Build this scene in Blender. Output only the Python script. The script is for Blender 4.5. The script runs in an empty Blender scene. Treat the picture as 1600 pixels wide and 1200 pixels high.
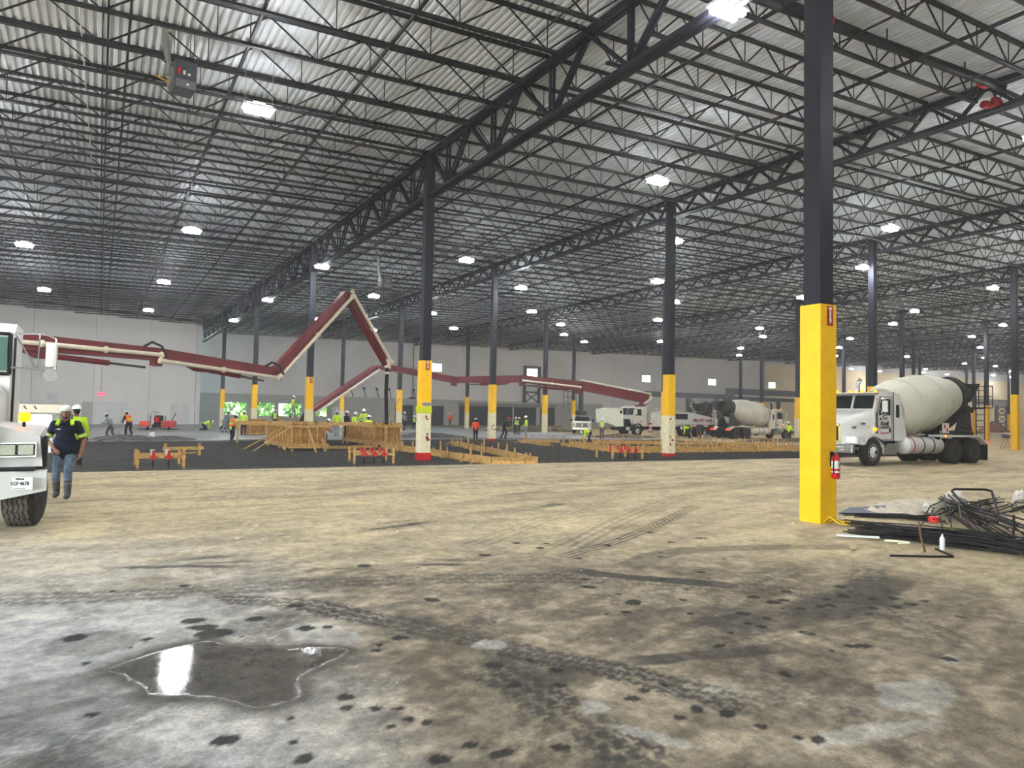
import bpy, bmesh, math, random
import numpy as np
from mathutils import Vector, Matrix

SC = bpy.context.scene
COL = SC.collection
V = Vector
PI = math.pi

# ------------------------------------------------------------------ camera
cam_d = bpy.data.cameras.new('camera')
cam_d.sensor_width = 36.0
cam_d.lens = 1133.6034 / 1600 * 36
cam_d.clip_end = 600
cam = bpy.data.objects.new('camera', cam_d)
COL.objects.link(cam)
FW = V((0.49348569, 0.86874652, 0.04184915))
RT = V((0.86894556, -0.49452998, 0.01933135))
UP = V((-0.0374897, -0.02682489, 0.99893691))
CAMP = V((-10.8003, -25.7960, 1.7376))
cam.matrix_world = Matrix(((RT.x, UP.x, -FW.x, CAMP.x), (RT.y, UP.y, -FW.y, CAMP.y), (RT.z, UP.z, -FW.z, CAMP.z), (0, 0, 0, 1)))
SC.camera = cam

# ------------------------------------------------------------------ view, world, daylight
SC.view_settings.view_transform = 'Standard'
SC.view_settings.look = 'None'
SC.view_settings.exposure = 0.25
SC.view_settings.gamma = 1.0
SC.view_settings.use_curve_mapping = False
W = bpy.data.worlds.new('sky')
SC.world = W
W.use_nodes = True
wn = W.node_tree
sky = wn.nodes.new('ShaderNodeTexSky')
sky.sky_type = 'NISHITA'
sky.sun_disc = False
sky.sun_elevation = math.radians(48)
sky.sun_rotation = math.radians(200)
wn.links.new(sky.outputs[0], wn.nodes['Background'].inputs[0])
wn.nodes['Background'].inputs[1].default_value = 2.5
LIGHT_POWER = 400.0          # radiance of the LED bars
SC.cycles.max_bounces = 6
SC.cycles.diffuse_bounces = 4
SC.cycles.glossy_bounces = 3
SC.cycles.transmission_bounces = 4
SC.cycles.volume_bounces = 0
SC.cycles.sample_clamp_indirect = 4.0
SC.cycles.use_denoising = True
SC.cycles.caustics_reflective = False
SC.cycles.caustics_refractive = False
port = bpy.data.lights.new('dock_opening_daylight', 'AREA')
port.shape = 'RECTANGLE'; port.size = 7; port.size_y = 32
port.cycles.is_portal = True
po = bpy.data.objects.new('dock_opening_daylight', port)
COL.objects.link(po)
po.location = (-25.2, -22, 3.5)
po.rotation_euler = (0, -PI / 2, 0)
sun_d = bpy.data.lights.new('sun', 'SUN'); sun_d.energy = 18; sun_d.angle = .01; sun_d.color = (1, .95, .86)
sun_o = bpy.data.objects.new('sun', sun_d); COL.objects.link(sun_o)
sun_o.rotation_euler = (0, math.radians(-44), math.radians(12))


# ------------------------------------------------------------------ helpers
def vnoise(x, y, seed=0):
    xi = np.floor(x).astype(np.int64); yi = np.floor(y).astype(np.int64)
    fx = x - xi; fy = y - yi
    fx = fx * fx * (3 - 2 * fx); fy = fy * fy * (3 - 2 * fy)

    def h(a, b):
        n = (a * 374761393 + b * 668265263 + seed * 974634777) & 0xffffffff
        n = ((n ^ (n >> 13)) * 1274126177) & 0xffffffff
        return ((n ^ (n >> 16)) & 0xffff) / 65535.0
    return (h(xi, yi) * (1 - fx) + h(xi + 1, yi) * fx) * (1 - fy) + (h(xi, yi + 1) * (1 - fx) + h(xi + 1, yi + 1) * fx) * fy


def fbm(x, y, sc, seed=0, octv=4):
    a = 0; amp = 1; tot = 0
    for o in range(octv):
        a = a + amp * vnoise(x * sc, y * sc, seed + o * 17); tot += amp
        amp *= .55; sc *= 2.03
    return a / tot


class M:
    """collects shapes, then builds ONE mesh object"""

    def __init__(s):
        s.v = []; s.f = []; s.m = []; s.cur = 0

    def add(s, vs, fs):
        o = len(s.v)
        s.v.extend([tuple(p) for p in vs])
        s.f.extend([tuple(i + o for i in f) for f in fs])
        s.m.extend([s.cur] * len(fs))
        return s

    def box(s, x0, y0, z0, x1, y1, z1):
        return s.add([(x0, y0, z0), (x1, y0, z0), (x1, y1, z0), (x0, y1, z0), (x0, y0, z1), (x1, y0, z1), (x1, y1, z1), (x0, y1, z1)],
                     [(0, 3, 2, 1), (4, 5, 6, 7), (0, 1, 5, 4), (1, 2, 6, 5), (2, 3, 7, 6), (3, 0, 4, 7)])

    def cbox(s, c, sx, sy, sz, rot=None):
        a = [V((i * sx / 2, j * sy / 2, k * sz / 2)) for k in (-1, 1) for (i, j) in ((-1, -1), (1, -1), (1, 1), (-1, 1))]
        if rot is not None:
            a = [rot @ p for p in a]
        c = V(c)
        return s.add([p + c for p in a], [(0, 3, 2, 1), (4, 5, 6, 7), (0, 1, 5, 4), (1, 2, 6, 5), (2, 3, 7, 6), (3, 0, 4, 7)])

    def rbox(s, x0, y0, z0, x1, y1, z1, b=.03):
        """box with chamfered edges"""
        xs = (x0, x1); ys = (y0, y1); zs = (z0, z1)
        bm = bmesh.new()
        vs = [bm.verts.new((xs[i], ys[j], zs[k])) for k in (0, 1) for (i, j) in ((0, 0), (1, 0), (1, 1), (0, 1))]
        for f in [(0, 3, 2, 1), (4, 5, 6, 7), (0, 1, 5, 4), (1, 2, 6, 5), (2, 3, 7, 6), (3, 0, 4, 7)]:
            bm.faces.new([vs[i] for i in f])
        bmesh.ops.bevel(bm, geom=bm.edges[:], offset=b, segments=2, affect='EDGES', profile=.5)
        s.frombm(bm)
        return s

    def frombm(s, bm):
        bm.verts.index_update()
        s.add([v.co[:] for v in bm.verts], [[v.index for v in f.verts] for f in bm.faces])
        bm.free()

    def bar(s, p, q, w, h=None, up=None):
        h = w if h is None else h
        p = V(p); q = V(q); d = (q - p).normalized()
        u = V(up) if up else (V((0, 0, 1)) if abs(d.z) < .98 else V((1, 0, 0)))
        a = d.cross(u).normalized(); b = a.cross(d).normalized()
        vs = []
        for c in (p, q):
            for (i, j) in ((-1, -1), (1, -1), (1, 1), (-1, 1)):
                vs.append(c + a * (i * w / 2) + b * (j * h / 2))
        return s.add(vs, [(3, 2, 1, 0), (4, 5, 6, 7), (0, 1, 5, 4), (1, 2, 6, 5), (2, 3, 7, 6), (3, 0, 4, 7)])

    def path(s, pts, r, n=8, closed=False):
        pts = [V(p) for p in pts]; N = len(pts)
        rs = r if isinstance(r, (list, tuple)) else [r] * N
        ref = None; vs = []
        for i, p in enumerate(pts):
            d = (pts[min(i + 1, N - 1)] - pts[max(i - 1, 0)]).normalized()
            if ref is None:
                ref = V((0, 0, 1)) if abs(d.z) < .9 else V((1, 0, 0))
            a = d.cross(ref).normalized(); b = a.cross(d).normalized(); ref = b
            for k in range(n):
                t = 2 * PI * k / n
                vs.append(p + (a * math.cos(t) + b * math.sin(t)) * rs[i])
        fs = []
        for i in range(N - 1):
            for k in range(n):
                k2 = (k + 1) % n
                fs.append((i * n + k, i * n + k2, (i + 1) * n + k2, (i + 1) * n + k))
        fs.append(tuple(range(n))[::-1]); fs.append(tuple((N - 1) * n + k for k in range(n)))
        return s.add(vs, fs)

    def tube(s, p, q, r, r2=None, n=8):
        return s.path([p, q], [r, r if r2 is None else r2], n)

    def lathe(s, o, axis, prof, n=24, up=None):
        o = V(o); ax = V(axis).normalized()
        ref = V((0, 0, 1)) if abs(ax.z) < .9 else V((1, 0, 0))
        a = ax.cross(ref).normalized(); b = a.cross(ax).normalized()
        vs = []; fs = []
        for (t, r) in prof:
            for k in range(n):
                w = 2 * PI * k / n
                vs.append(o + ax * t + (a * math.cos(w) + b * math.sin(w)) * max(r, 1e-4))
        for i in range(len(prof) - 1):
            for k in range(n):
                k2 = (k + 1) % n
                fs.append((i * n + k, i * n + k2, (i + 1) * n + k2, (i + 1) * n + k))
        fs.append(tuple(range(n))[::-1]); fs.append(tuple((len(prof) - 1) * n + k for k in range(n)))
        return s.add(vs, fs)

    def prism(s, pts, vec):
        """polygon (3d points) extruded along vec"""
        n = len(pts); vec = V(vec)
        a = [V(p) for p in pts]
        return s.add(a + [p + vec for p in a], [tuple(range(n))[::-1], tuple(range(n, 2 * n))] + [(i, (i + 1) % n, n + (i + 1) % n, n + i) for i in range(n)])

    def xz(s, pts, y0, y1):
        return s.prism([(x, y0, z) for x, z in pts], (0, y1 - y0, 0))

    def ball(s, c, rx, ry=None, rz=None, n=10, m=6, rot=None):
        ry = rx if ry is None else ry; rz = rx if rz is None else rz
        vs = []; fs = []
        for i in range(1, m):
            th = PI * i / m
            for k in range(n):
                ph = 2 * PI * k / n
                vs.append(V((rx * math.sin(th) * math.cos(ph), ry * math.sin(th) * math.sin(ph), rz * math.cos(th))))
        vs += [V((0, 0, rz)), V((0, 0, -rz))]
        if rot is not None:
            vs = [rot @ p for p in vs]
        vs = [p + V(c) for p in vs]
        T = (m - 1) * n; B = T + 1
        for i in range(m - 2):
            for k in range(n):
                k2 = (k + 1) % n
                fs.append((i * n + k, (i + 1) * n + k, (i + 1) * n + k2, i * n + k2))
        for k in range(n):
            k2 = (k + 1) % n
            fs.append((T, k, k2)); fs.append((B, (m - 2) * n + k2, (m - 2) * n + k))
        return s.add(vs, fs)

    def mesh(s, name, mats, smooth=None):
        me = bpy.data.meshes.new(name)
        me.from_pydata(s.v, [], s.f)
        for m in (mats if isinstance(mats, (list, tuple)) else [mats]):
            me.materials.append(m)
        if any(s.m):
            me.polygons.foreach_set('material_index', s.m)
        bm = bmesh.new(); bm.from_mesh(me)
        bmesh.ops.recalc_face_normals(bm, faces=bm.faces)
        bm.to_mesh(me); bm.free()
        if smooth:
            me.polygons.foreach_set('use_smooth', [True] * len(me.polygons))
            me.set_sharp_from_angle(angle=math.radians(smooth))
        me.update()
        return me

    def build(s, name, mats, parent=None, smooth=None, loc=None, rotz=0):
        return link(name, s.mesh(name, mats, smooth), parent, loc, rotz)


def link(name, me, parent=None, loc=None, rotz=0):
    o = bpy.data.objects.new(name, me)
    COL.objects.link(o)
    if parent is not None:
        o.parent = parent
    if loc is not None:
        o.location = loc
    if rotz:
        o.rotation_euler = (0, 0, rotz)
    return o


def tag(o, label=None, cat=None, group=None, kind=None):
    if label: o['label'] = label
    if cat: o['category'] = cat
    if group: o['group'] = group
    if kind: o['kind'] = kind
    return o


def thing(name, label, cat, loc=(0, 0, 0), rotz=0, group=None, scale=1.0):
    o = bpy.data.objects.new(name, None)
    COL.objects.link(o)
    o.empty_display_size = .2
    o.location = loc; o.rotation_euler = (0, 0, rotz)
    o.scale = (scale,) * 3
    return tag(o, label, cat, group)


def dup(root, loc, rotz=0.0, label=None, group=None):
    r = root.copy(); COL.objects.link(r)
    r.location = loc; r.rotation_euler = (0, 0, rotz)
    if label: r['label'] = label
    if group: r['group'] = group
    for ch in list(root.children):
        c = ch.copy(); COL.objects.link(c); c.parent = r
        for g in ch.children:
            d = g.copy(); COL.objects.link(d); d.parent = c
    return r


def struct(o):
    o['kind'] = 'structure'
    return o


ORD = ['zeroth', 'first', 'second', 'third', 'fourth', 'fifth', 'sixth', 'seventh', 'eighth', 'ninth', 'tenth', 'eleventh', 'twelfth', 'thirteenth', 'fourteenth', 'fifteenth', 'sixteenth', 'seventeenth', 'eighteenth', 'nineteenth', 'twentieth', 'twenty-first', 'twenty-second', 'twenty-third', 'twenty-fourth', 'twenty-fifth', 'twenty-sixth', 'twenty-seventh', 'twenty-eighth', 'twenty-ninth', 'thirtieth', 'thirty-first', 'thirty-second', 'thirty-third'] + ['last'] * 20


def s2l(c):
    return tuple((x / 12.92 if x <= .04045 else ((x + .055) / 1.055) ** 2.4) for x in c)


def mat(name, col, rough=.6, metal=0.0, var=0.0, scale=6.0, bump=0.0, emit=0.0, ecol=None, bscale=None, trans=0.0, coat=0.0, tint=None):
    """procedural principled material; col is sRGB 0..1"""
    m = bpy.data.materials.new(name); m.use_nodes = True
    nt = m.node_tree; b = nt.nodes['Principled BSDF']
    c = s2l(col) + (1,)
    b.inputs['Base Color'].default_value = c
    b.inputs['Roughness'].default_value = rough
    b.inputs['Metallic'].default_value = metal
    if rough >= .5 and not metal: b.inputs['Specular IOR Level'].default_value = .18
    if trans: b.inputs['Transmission Weight'].default_value = trans
    if coat: b.inputs['Coat Weight'].default_value = coat
    if emit:
        b.inputs['Emission Color'].default_value = s2l(ecol or col) + (1,)
        b.inputs['Emission Strength'].default_value = emit
    if var or bump:
        tc = nt.nodes.new('ShaderNodeTexCoord')
        n = nt.nodes.new('ShaderNodeTexNoise')
        n.inputs['Scale'].default_value = scale
        n.inputs['Detail'].default_value = 5
        n.inputs['Roughness'].default_value = .65
        nt.links.new(tc.outputs['Object'], n.inputs['Vector'])
        if var:
            r = nt.nodes.new('ShaderNodeValToRGB')
            t = s2l(tint) if tint else c[:3]
            lo = tuple(x * (1 - var) for x in t) + (1,); hi = tuple(min(1, x * (1 + var * .6)) for x in c[:3]) + (1,)
            r.color_ramp.elements[0].position = .3; r.color_ramp.elements[0].color = lo
            r.color_ramp.elements[1].position = .7; r.color_ramp.elements[1].color = hi
            nt.links.new(n.outputs['Fac'], r.inputs['Fac'])
            nt.links.new(r.outputs['Color'], b.inputs['Base Color'])
        if bump:
            n2 = n
            if bscale:
                n2 = nt.nodes.new('ShaderNodeTexNoise'); n2.inputs['Scale'].default_value = bscale
                n2.inputs['Detail'].default_value = 4
                nt.links.new(tc.outputs['Object'], n2.inputs['Vector'])
            bp = nt.nodes.new('ShaderNodeBump')
            bp.inputs['Strength'].default_value = bump; bp.inputs['Distance'].default_value = .02
            nt.links.new(n2.outputs['Fac'], bp.inputs['Height'])
            nt.links.new(bp.outputs['Normal'], b.inputs['Normal'])
    return m


MT = dict(
    steel=mat('dark_joist_steel', (.155, .152, .16), .6, var=.25, scale=3),
    colsteel=mat('navy_column_paint', (.135, .14, .175), .6, var=.15, scale=1.5),
    deck=mat('galvanised_deck', (.945, .965, .99), .6, 0, var=.08, scale=.8),
    yellow=mat('yellow_guard', (.97, .755, .0), .45, var=.12, scale=2.5),
    cream=mat('cream_wrap', (.90, .86, .72), .7, var=.18, scale=4, bump=.15),
    red=mat('red_paint', (.75, .06, .07), .45, var=.15),
    white=mat('white_paint', (.86, .86, .84), .4, var=.06, scale=3),
    whitedirty=mat('dusty_white_paint', (.86, .85, .79), .5, var=.18, scale=3),
    wallwhite=mat('painted_wall_panel', (.90, .89, .87), .8, var=.06, scale=.35),
    wallgrey=mat('grey_sheet', (.86, .86, .85), .8, var=.1, scale=1.5),
    trimw=mat('white_trim', (.86, .86, .85), .6, var=.05),
    darkdoor=mat('dark_opening_door', (.27, .275, .29), .6, var=.15, scale=.8),
    concrete=mat('grey_concrete', (.56, .55, .53), .8, var=.2, scale=2, bump=.2),
    black=mat('black_rubber', (.09, .09, .09), .75, var=.3, scale=8),
    tyre=mat('dusty_tyre', (.22, .20, .185), .85, var=.45, scale=7, tint=(.12, .115, .11), bump=.2, bscale=40),
    blackm=mat('black_metal', (.10, .10, .11), .5, var=.25),
    chrome=mat('chrome', (.80, .80, .80), .18, 1.0, var=.08),
    alu=mat('aluminium', (.70, .70, .68), .35, .85, var=.15),
    glass=mat('dark_cab_glass', (.10, .13, .13), .08, var=.3, scale=2),
    clear=mat('window_glass', (.93, .97, .96), .03, trans=1.0),
    maroon=mat('maroon_boom_paint', (.43, .085, .11), .42, var=.22, scale=1.3),
    pipe=mat('cream_pipe', (.88, .85, .77), .5, var=.15, scale=3),
    wood=mat('fresh_lumber', (.80, .65, .40), .75, var=.25, scale=9, tint=(.66, .48, .27)),
    ply=mat('plywood', (.70, .52, .30), .75, var=.25, scale=4, tint=(.55, .37, .19)),
    rebar=mat('dark_rebar', (.135, .125, .12), .6, 0, var=.35, scale=20, tint=(.15, .10, .08)),
    amber=mat('amber_lamp', (1, .62, .05), .3, emit=3.0, ecol=(1, .55, .02)),
    redlamp=mat('red_lamp', (1, .12, .1), .3, emit=4.0, ecol=(1, .12, .1)),
    headlamp=mat('lit_headlamp', (1, 1, 1), .2, emit=2.2, ecol=(.90, .95, 1)),
    wallwarmlit=mat('warm_lit_wall_panel', (.98, .91, .76), .8, var=.08, scale=.3),  # warm lamp light on the far right panels is mixed into the colour
    rimw=mat('bright_rim', (.80, .80, .78), .4, var=.1),
    led=mat('led_diffuser', (1, 1, 1), .4, emit=LIGHT_POWER, ecol=(.975, .985, 1.0)),
    added_uplight=mat('added_uplight_strip', (1, 1, 1), .4, emit=LIGHT_POWER * .22, ecol=(.975, .985, 1.0)),  # glowing strip added on each fixture to brighten the roof deck
    housing=mat('light_housing', (.80, .80, .80), .5, var=.05),
    skin=mat('skin', (.62, .43, .33), .6, var=.1, scale=9),
    skin2=mat('dark_skin', (.42, .28, .21), .6, var=.1, scale=9),
    hivis=mat('hi_vis_lime', (.78, .93, .18), .7, var=.12, scale=7, emit=.0),
    hiorange=mat('hi_vis_orange', (.96, .36, .16), .7, var=.12, scale=7),
    silver=mat('reflective_tape', (.85, .85, .80), .4),
    navy=mat('navy_cloth', (.10, .11, .17), .8, var=.2, scale=8),
    jeans=mat('faded_jeans', (.46, .54, .62), .85, var=.4, scale=7, tint=(.30, .37, .48)),
    darkpants=mat('dark_trousers', (.17, .17, .20), .85, var=.25, scale=8),
    greyshirt=mat('grey_cloth', (.52, .54, .57), .85, var=.2, scale=8),
    brownpants=mat('brown_trousers', (.38, .32, .27), .85, var=.25, scale=8),
    blackcloth=mat('black_cloth', (.11, .11, .12), .85, var=.25, scale=8),
    boot=mat('muddy_boot', (.25, .25, .25), .7, var=.5, scale=9, tint=(.42, .40, .37)),
    hatw=mat('white_hard_hat', (.93, .93, .91), .35),
    hatr=mat('red_hard_hat', (.86, .28, .24), .35),
    hair=mat('dark_hair', (.08, .07, .06), .7),
)
# ------------------------------------------------------------------ grid of the hall
LX = [0.0, 12.29, 27.53, 42.94] + [42.94 + 15.28 * k for k in range(1, 11)]
SY = 17.506
JS = SY / 10
BACK = 70.0
XL, XR, YF = -25.0, 196.0, -42.0


def roof(x, y=0):
    return 11.86 + .0174 * x - .0025 * y


# ------------------------------------------------------------------ floor with its stains
def seg_dist(px, py, pts):
    """distance to a polyline, arc length and signed side"""
    best = np.full(px.shape, 1e9); arc = np.zeros(px.shape); side = np.zeros(px.shape); s0 = 0
    for (ax, ay), (bx, by) in zip(pts[:-1], pts[1:]):
        dx, dy = bx - ax, by - ay; L = math.hypot(dx, dy)
        t = np.clip(((px - ax) * dx + (py - ay) * dy) / (L * L), 0, 1)
        d = np.hypot(px - ax - t * dx, py - ay - t * dy)
        k = d < best
        best = np.where(k, d, best); arc = np.where(k, s0 + t * L, arc)
        side = np.where(k, np.sign((px - ax) * dy - (py - ay) * dx) * d, side); s0 += L
    return best, arc, side


def smooth(a, b, x):
    t = np.clip((x - a) / (b - a), 0, 1)
    return t * t * (3 - 2 * t)


def curve(pts, k=6):
    """Catmull-Rom"""
    P = [np.array(p, float) for p in pts]
    P = [2 * P[0] - P[1]] + P + [2 * P[-1] - P[-2]]
    out = []
    for i in range(1, len(P) - 2):
        for j in range(k):
            t = j / k
            out.append(.5 * (2 * P[i] + (P[i + 1] - P[i - 1]) * t + (2 * P[i - 1] - 5 * P[i] + 4 * P[i + 1] - P[i + 2]) * t * t + (3 * P[i] - P[i - 1] - 3 * P[i + 1] + P[i + 2]) * t ** 3))
    out.append(P[-2])
    return [tuple(p) for p in out]


PUDDLE = [(-10.75, -20.2), (-10.43, -19.95), (-10.13, -19.85), (-9.8, -20.1), (-9.4, -20.28), (-9.1, -20.52), (-9.23, -20.75), (-9.56, -21.0),
          (-9.66, -21.36), (-10.0, -21.38), (-10.18, -21.06), (-10.5, -20.83)]


def build_floor():
    xs = np.concatenate([np.arange(-25, -13, .25), np.arange(-13, -12.2, .06), np.arange(-12.2, -4.2, .026), np.arange(-4.2, 2, .06), np.arange(2, 12, .15), np.arange(12, 40, .5), np.arange(40, XR + 4, 4)])
    ys = np.concatenate([np.arange(YF, -25, 1.0), np.arange(-25, -23.6, .15), np.arange(-23.6, -17, .026), np.arange(-17, -12, .06), np.arange(-12, -3.5, .13), [-3.5]])
    X, Y = np.meshgrid(xs, ys)
    nx, ny = len(xs), len(ys)
    dist = np.hypot(X + 10.8, Y + 25.8)
    # base: grey slab near the camera, tan dust on the haul road farther out
    big = fbm(X, Y, .22, 3); mid = fbm(X, Y, .9, 9); fine = fbm(X, Y, 4.5, 21)
    st = fbm(X * .35 + Y * .1, Y * 1.6 - X * .35, 1.5, 31)             # streaks along the haul road
    far = smooth(6.5, 11.5, dist + (big - .5) * 5)
    tan = np.stack([.50 + 0 * X, .405 + 0 * X, .25 + 0 * X], -1)
    tan2 = np.array([.35, .285, .185]); ylw = np.array([.60, .49, .28])
    gry = np.array([.135, .115, .088]); gry2 = np.array([.33, .285, .215])
    a = smooth(.36, .68, st)[..., None] * .8
    tanc = tan * (1 - a) + tan2 * a
    b = smooth(.56, .7, mid)[..., None] * .6
    tanc = tanc * (1 - b) + ylw * b
    vf = fbm(X, Y, 12.0, 63, 3)
    c = smooth(.40, .62, .30 * mid + .36 * fine + .34 * vf)[..., None]
    c = .5 + (c - .5) * (.45 + .4 * smooth(-8, -10, X))[..., None]
    gryc = gry * (1 - c) + gry2 * c
    cr_ = fbm(X * .5 + Y * .4, Y * 2.2 - X * .9, 2.4, 71, 3)[..., None]
    gryc = gryc * np.array([1.07, 1.0, .90])
    gryc = gryc * (.78 + .44 * smooth(.35, .65, cr_))
    left = smooth(-8.6, -10.6, X + (big - .5) * 2.5)[..., None] * smooth(.3, .6, mid + .15)[..., None]
    gryc = gryc * (1 - .6 * left) + np.array([.50, .485, .455]) * .6 * left
    f3 = far[..., None]
    col = gryc * (1 - f3) + tanc * f3
    # right foreground is darker and browner
    dk = smooth(-7.6, -5.0, X + (big - .5)) * (1 - far)
    col *= (1 - .18 * dk)[..., None]
    wet = np.zeros_like(X)

    def dark(mask, k, tintc=(.05, .046, .038)):
        nonlocal col
        m = (mask * k)[..., None]
        col = col * (1 - m) + np.array(tintc) * m

    wob = (fbm(X, Y, 3.0, 77, 3) - .5)
    # tyre tracks: points, half width, darkness, tread
    TR = [([(-10.11, -18.65), (-9.6, -18.8), (-9.11, -19.2), (-8.76, -19.82), (-8.34, -20.52), (-8.08, -21.08), (-7.6, -21.9), (-7.2, -22.9)], .2, .62, 1),
          ([(-8.44, -21.2), (-8.35, -21.96), (-8.34, -22.48), (-8.32, -23.1)], .24, .66, 1),
          ([(-5.89, -18.33), (-4.43, -17.65), (-2.6, -16.5), (-.25, -14.88)], .17, .5, 2),
          ([(-7.42, -15.5), (-6.1, -15.02)], .10, .55, 0), ([(-7.1, -14.98), (-6.26, -14.73)], .08, .45, 0),
          ([(-10.64, -16.78), (-9.32, -17.31)], .07, .5, 0), ([(-10.07, -16.67), (-9.2, -16.64)], .09, .45, 0), ([(-9.9, -16.95), (-9.0, -17.1)], .05, .4, 0),
          ([(-7.78, -17.89), (-6.94, -18.27)], .06, .55, 0), ([(-7.33, -17.77), (-6.83, -18.04)], .07, .4, 0),
          ([(-8.66, -17.79), (-8.19, -17.89)], .05, .4, 0),
          ([(-6.18, -18.84), (-5.6, -19.71), (-4.84, -20.38)], .13, .55, 0), ([(-7.57, -21.64), (-6.8, -21.83), (-6.05, -21.99)], .11, .6, 0),
          ([(-12, -12.6), (-6.43, -13.68), (-1.38, -12.24), (7.92, -10.79)], .5, .12, 2), ([(-5.53, -17.94), (-2.13, -15.37), (1.52, -13.26), (7.33, -11.71), (20, -11)], .3, .22, 2),
          ([(-6.6, -17.3), (-3.2, -14.7), (.5, -12.4), (6.33, -10.7), (20, -9.6)], .3, .18, 2),
          ([(-3.5, -12.2), (-1.6, -11.6)], .12, .35, 0), ([(.2, -11.1), (2.4, -10.6)], .1, .4, 0),
          ([(3.3, -10.2), (6.0, -9.7)], .12, .3, 0), ([(-3.6, -14.2), (-2.7, -13.7)], .14, .4, 0),
          ([(-8.2, -18.9), (-6.9, -19.9), (-6.0, -20.7), (-5.4, -21.4)], .22, .18, 1), ([(-6.9, -20.6), (-5.5, -21.2), (-4.3, -21.3)], .2, .2, 1),
          ([(-11.24, -16.95), (-10.9, -18.2), (-10.8, -19.23)], .14, .22, 1), ([(-9.08, -21.11), (-9.83, -22.2)], .18, -.25, 1), ([(-7.49, -22.16), (-6.9, -22.7), (-6.3, -23.5)], .2, -.16, 1),
          ([(-11.5, -20.9), (-10.6, -21.8), (-10.2, -22.8)], .2, .25, 1), ([(-7.2, -20.9), (-6.6, -22.2), (-6.4, -23.2)], .2, .16, 1)]
    TR += [([(-12.2, -17.6), (-10.4, -18.2), (-8.4, -18.5), (-6.4, -19.3), (-5.0, -20.4), (-4.0, -21.6)], .28, .38, 1),
           ([(-11.8, -22.3), (-10.6, -21.2), (-9.9, -20.4), (-9.0, -19.0)], .2, .3, 1), ([(-7.0, -24), (-6.9, -22.6), (-6.4, -21.6), (-5.2, -20.6), (-3.4, -19.9)], .26, .3, 1),
           ([(-9.2, -22.9), (-8.4, -21.8), (-8.0, -20.6), (-7.2, -19.6), (-6.0, -18.9)], .22, .3, 1), ([(-4.9, -22.6), (-4.2, -21.4), (-2.6, -20.2)], .25, .35, 1),
           ([(-5.6, -19.2), (-4.0, -18.6), (-1.5, -19.4)], .2, .3, 0), ([(-6.5, -21.4), (-4.6, -21.3), (-2.8, -20.7)], .3, .35, 0), ([(-11.5, -15.4), (-8, -15.6), (-4, -14.2), (1, -11.7)], .3, .2, 2), ([(-11.9, -10.2), (-6, -10.8), (1, -9.6), (10, -8.9)], .35, .2, 2)]
    for pts, hw, k, tr in TR:
        k = k * 1.6 if k > 0 else k * 1.3
        pc = curve(pts) if len(pts) > 2 else pts
        d, s, t = seg_dist(X + wob * .08, Y + wob * .08, pc)
        L = s.max()
        m = smooth(hw * 1.05, hw * .8, d) * (smooth(0, .35, s) * smooth(0, .35, L - s) * .75 + .25)
        if tr == 1:
            g = np.abs(((t / hw * 1.8 + .12 * np.sin(s * 40)) % 1) - .5) * 2
            cr = np.abs(((s * 8 + .5 * np.floor(t / hw * 1.8)) % 1) - .5) * 2
            m = m * (.18 + .82 * smooth(.16, .36, np.minimum(g, cr + .05)))
        elif tr == 2:
            g = np.abs(((t / hw * 2.0) % 1) - .5) * 2
            m = m * smooth(.25, .7, g)
        m = m * (.72 + .4 * smooth(.3, .6, fbm(X, Y, 2.2, 41, 3)))
        if k > 0:
            dark(np.clip(m, 0, 1), min(k, .92))
            if k > .5: wet = np.maximum(wet, m * .25)
        else:
            dark(np.clip(m, 0, 1), -k, (.46, .42, .34))

    def blob(cx, cy, rx, ry, k, wt=0.0, rot=0.0, tintc=(.05, .046, .038), rough=.25):
        nonlocal wet
        c, s = math.cos(rot), math.sin(rot)
        dx, dy = X - cx, Y - cy
        r = np.hypot((dx * c + dy * s) / rx, (-dx * s + dy * c) / ry) + rough * (fbm(X, Y, 1.6 / max(min(rx, ry), .05) * .5, 5, 3) - .5) * 2
        m = smooth(1.08, .88, r)
        dark(m, k, tintc)
        if wt: wet = np.maximum(wet, m * wt)

    # damp areas
    blob(-10.75, -19.6, .33, .33, .5, .1); blob(-11.2, -20.7, .8, .35, .5, .15, .3); blob(-10.9, -21.0, .7, .25, .42, .1, .2)
    blob(-11.2, -21.7, .5, .35, .5, .2); blob(-10.75, -21.55, .3, .2, .35, 0); blob(-10.55, -22.25, .5, .4, .35, .1); blob(-9.6, -19.6, .35, .25, .4, .1, .5)
    blob(-10.4, -17.75, .4, .3, .22, 0); blob(-8.7, -18.6, .5, .25, .25, 0, .4); blob(-8.5, -20.2, .3, .45, .35, .1, .3); blob(-8.55, -23.0, .3, .3, .6, .2); blob(-8.05, -21.5, .25, .4, .45, .1, .3)
    blob(-11.65, -18.55, .12, .25, .4, .2); blob(-10.8, -23.0, .3, .3, .6, .2)
    blob(-3.37, -16.86, .5, .32, .42, .12, -.3, (.2, .15, .09)); blob(-4.9, -19.6, .3, .5, .3, .05, .5); blob(-3.9, -20.8, .5, .5, .25, .05, .5); blob(-6.1, -21.0, .4, .3, .3, .05)
    blob(-6.4, -22.4, .5, .4, .28, .05, .4); blob(-7.2, -20.9, .4, .25, .25, 0, -.5); blob(-5.0, -21.6, .4, .3, .2, 0); blob(-5.2, -22.4, .3, .4, .3, 0)
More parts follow.
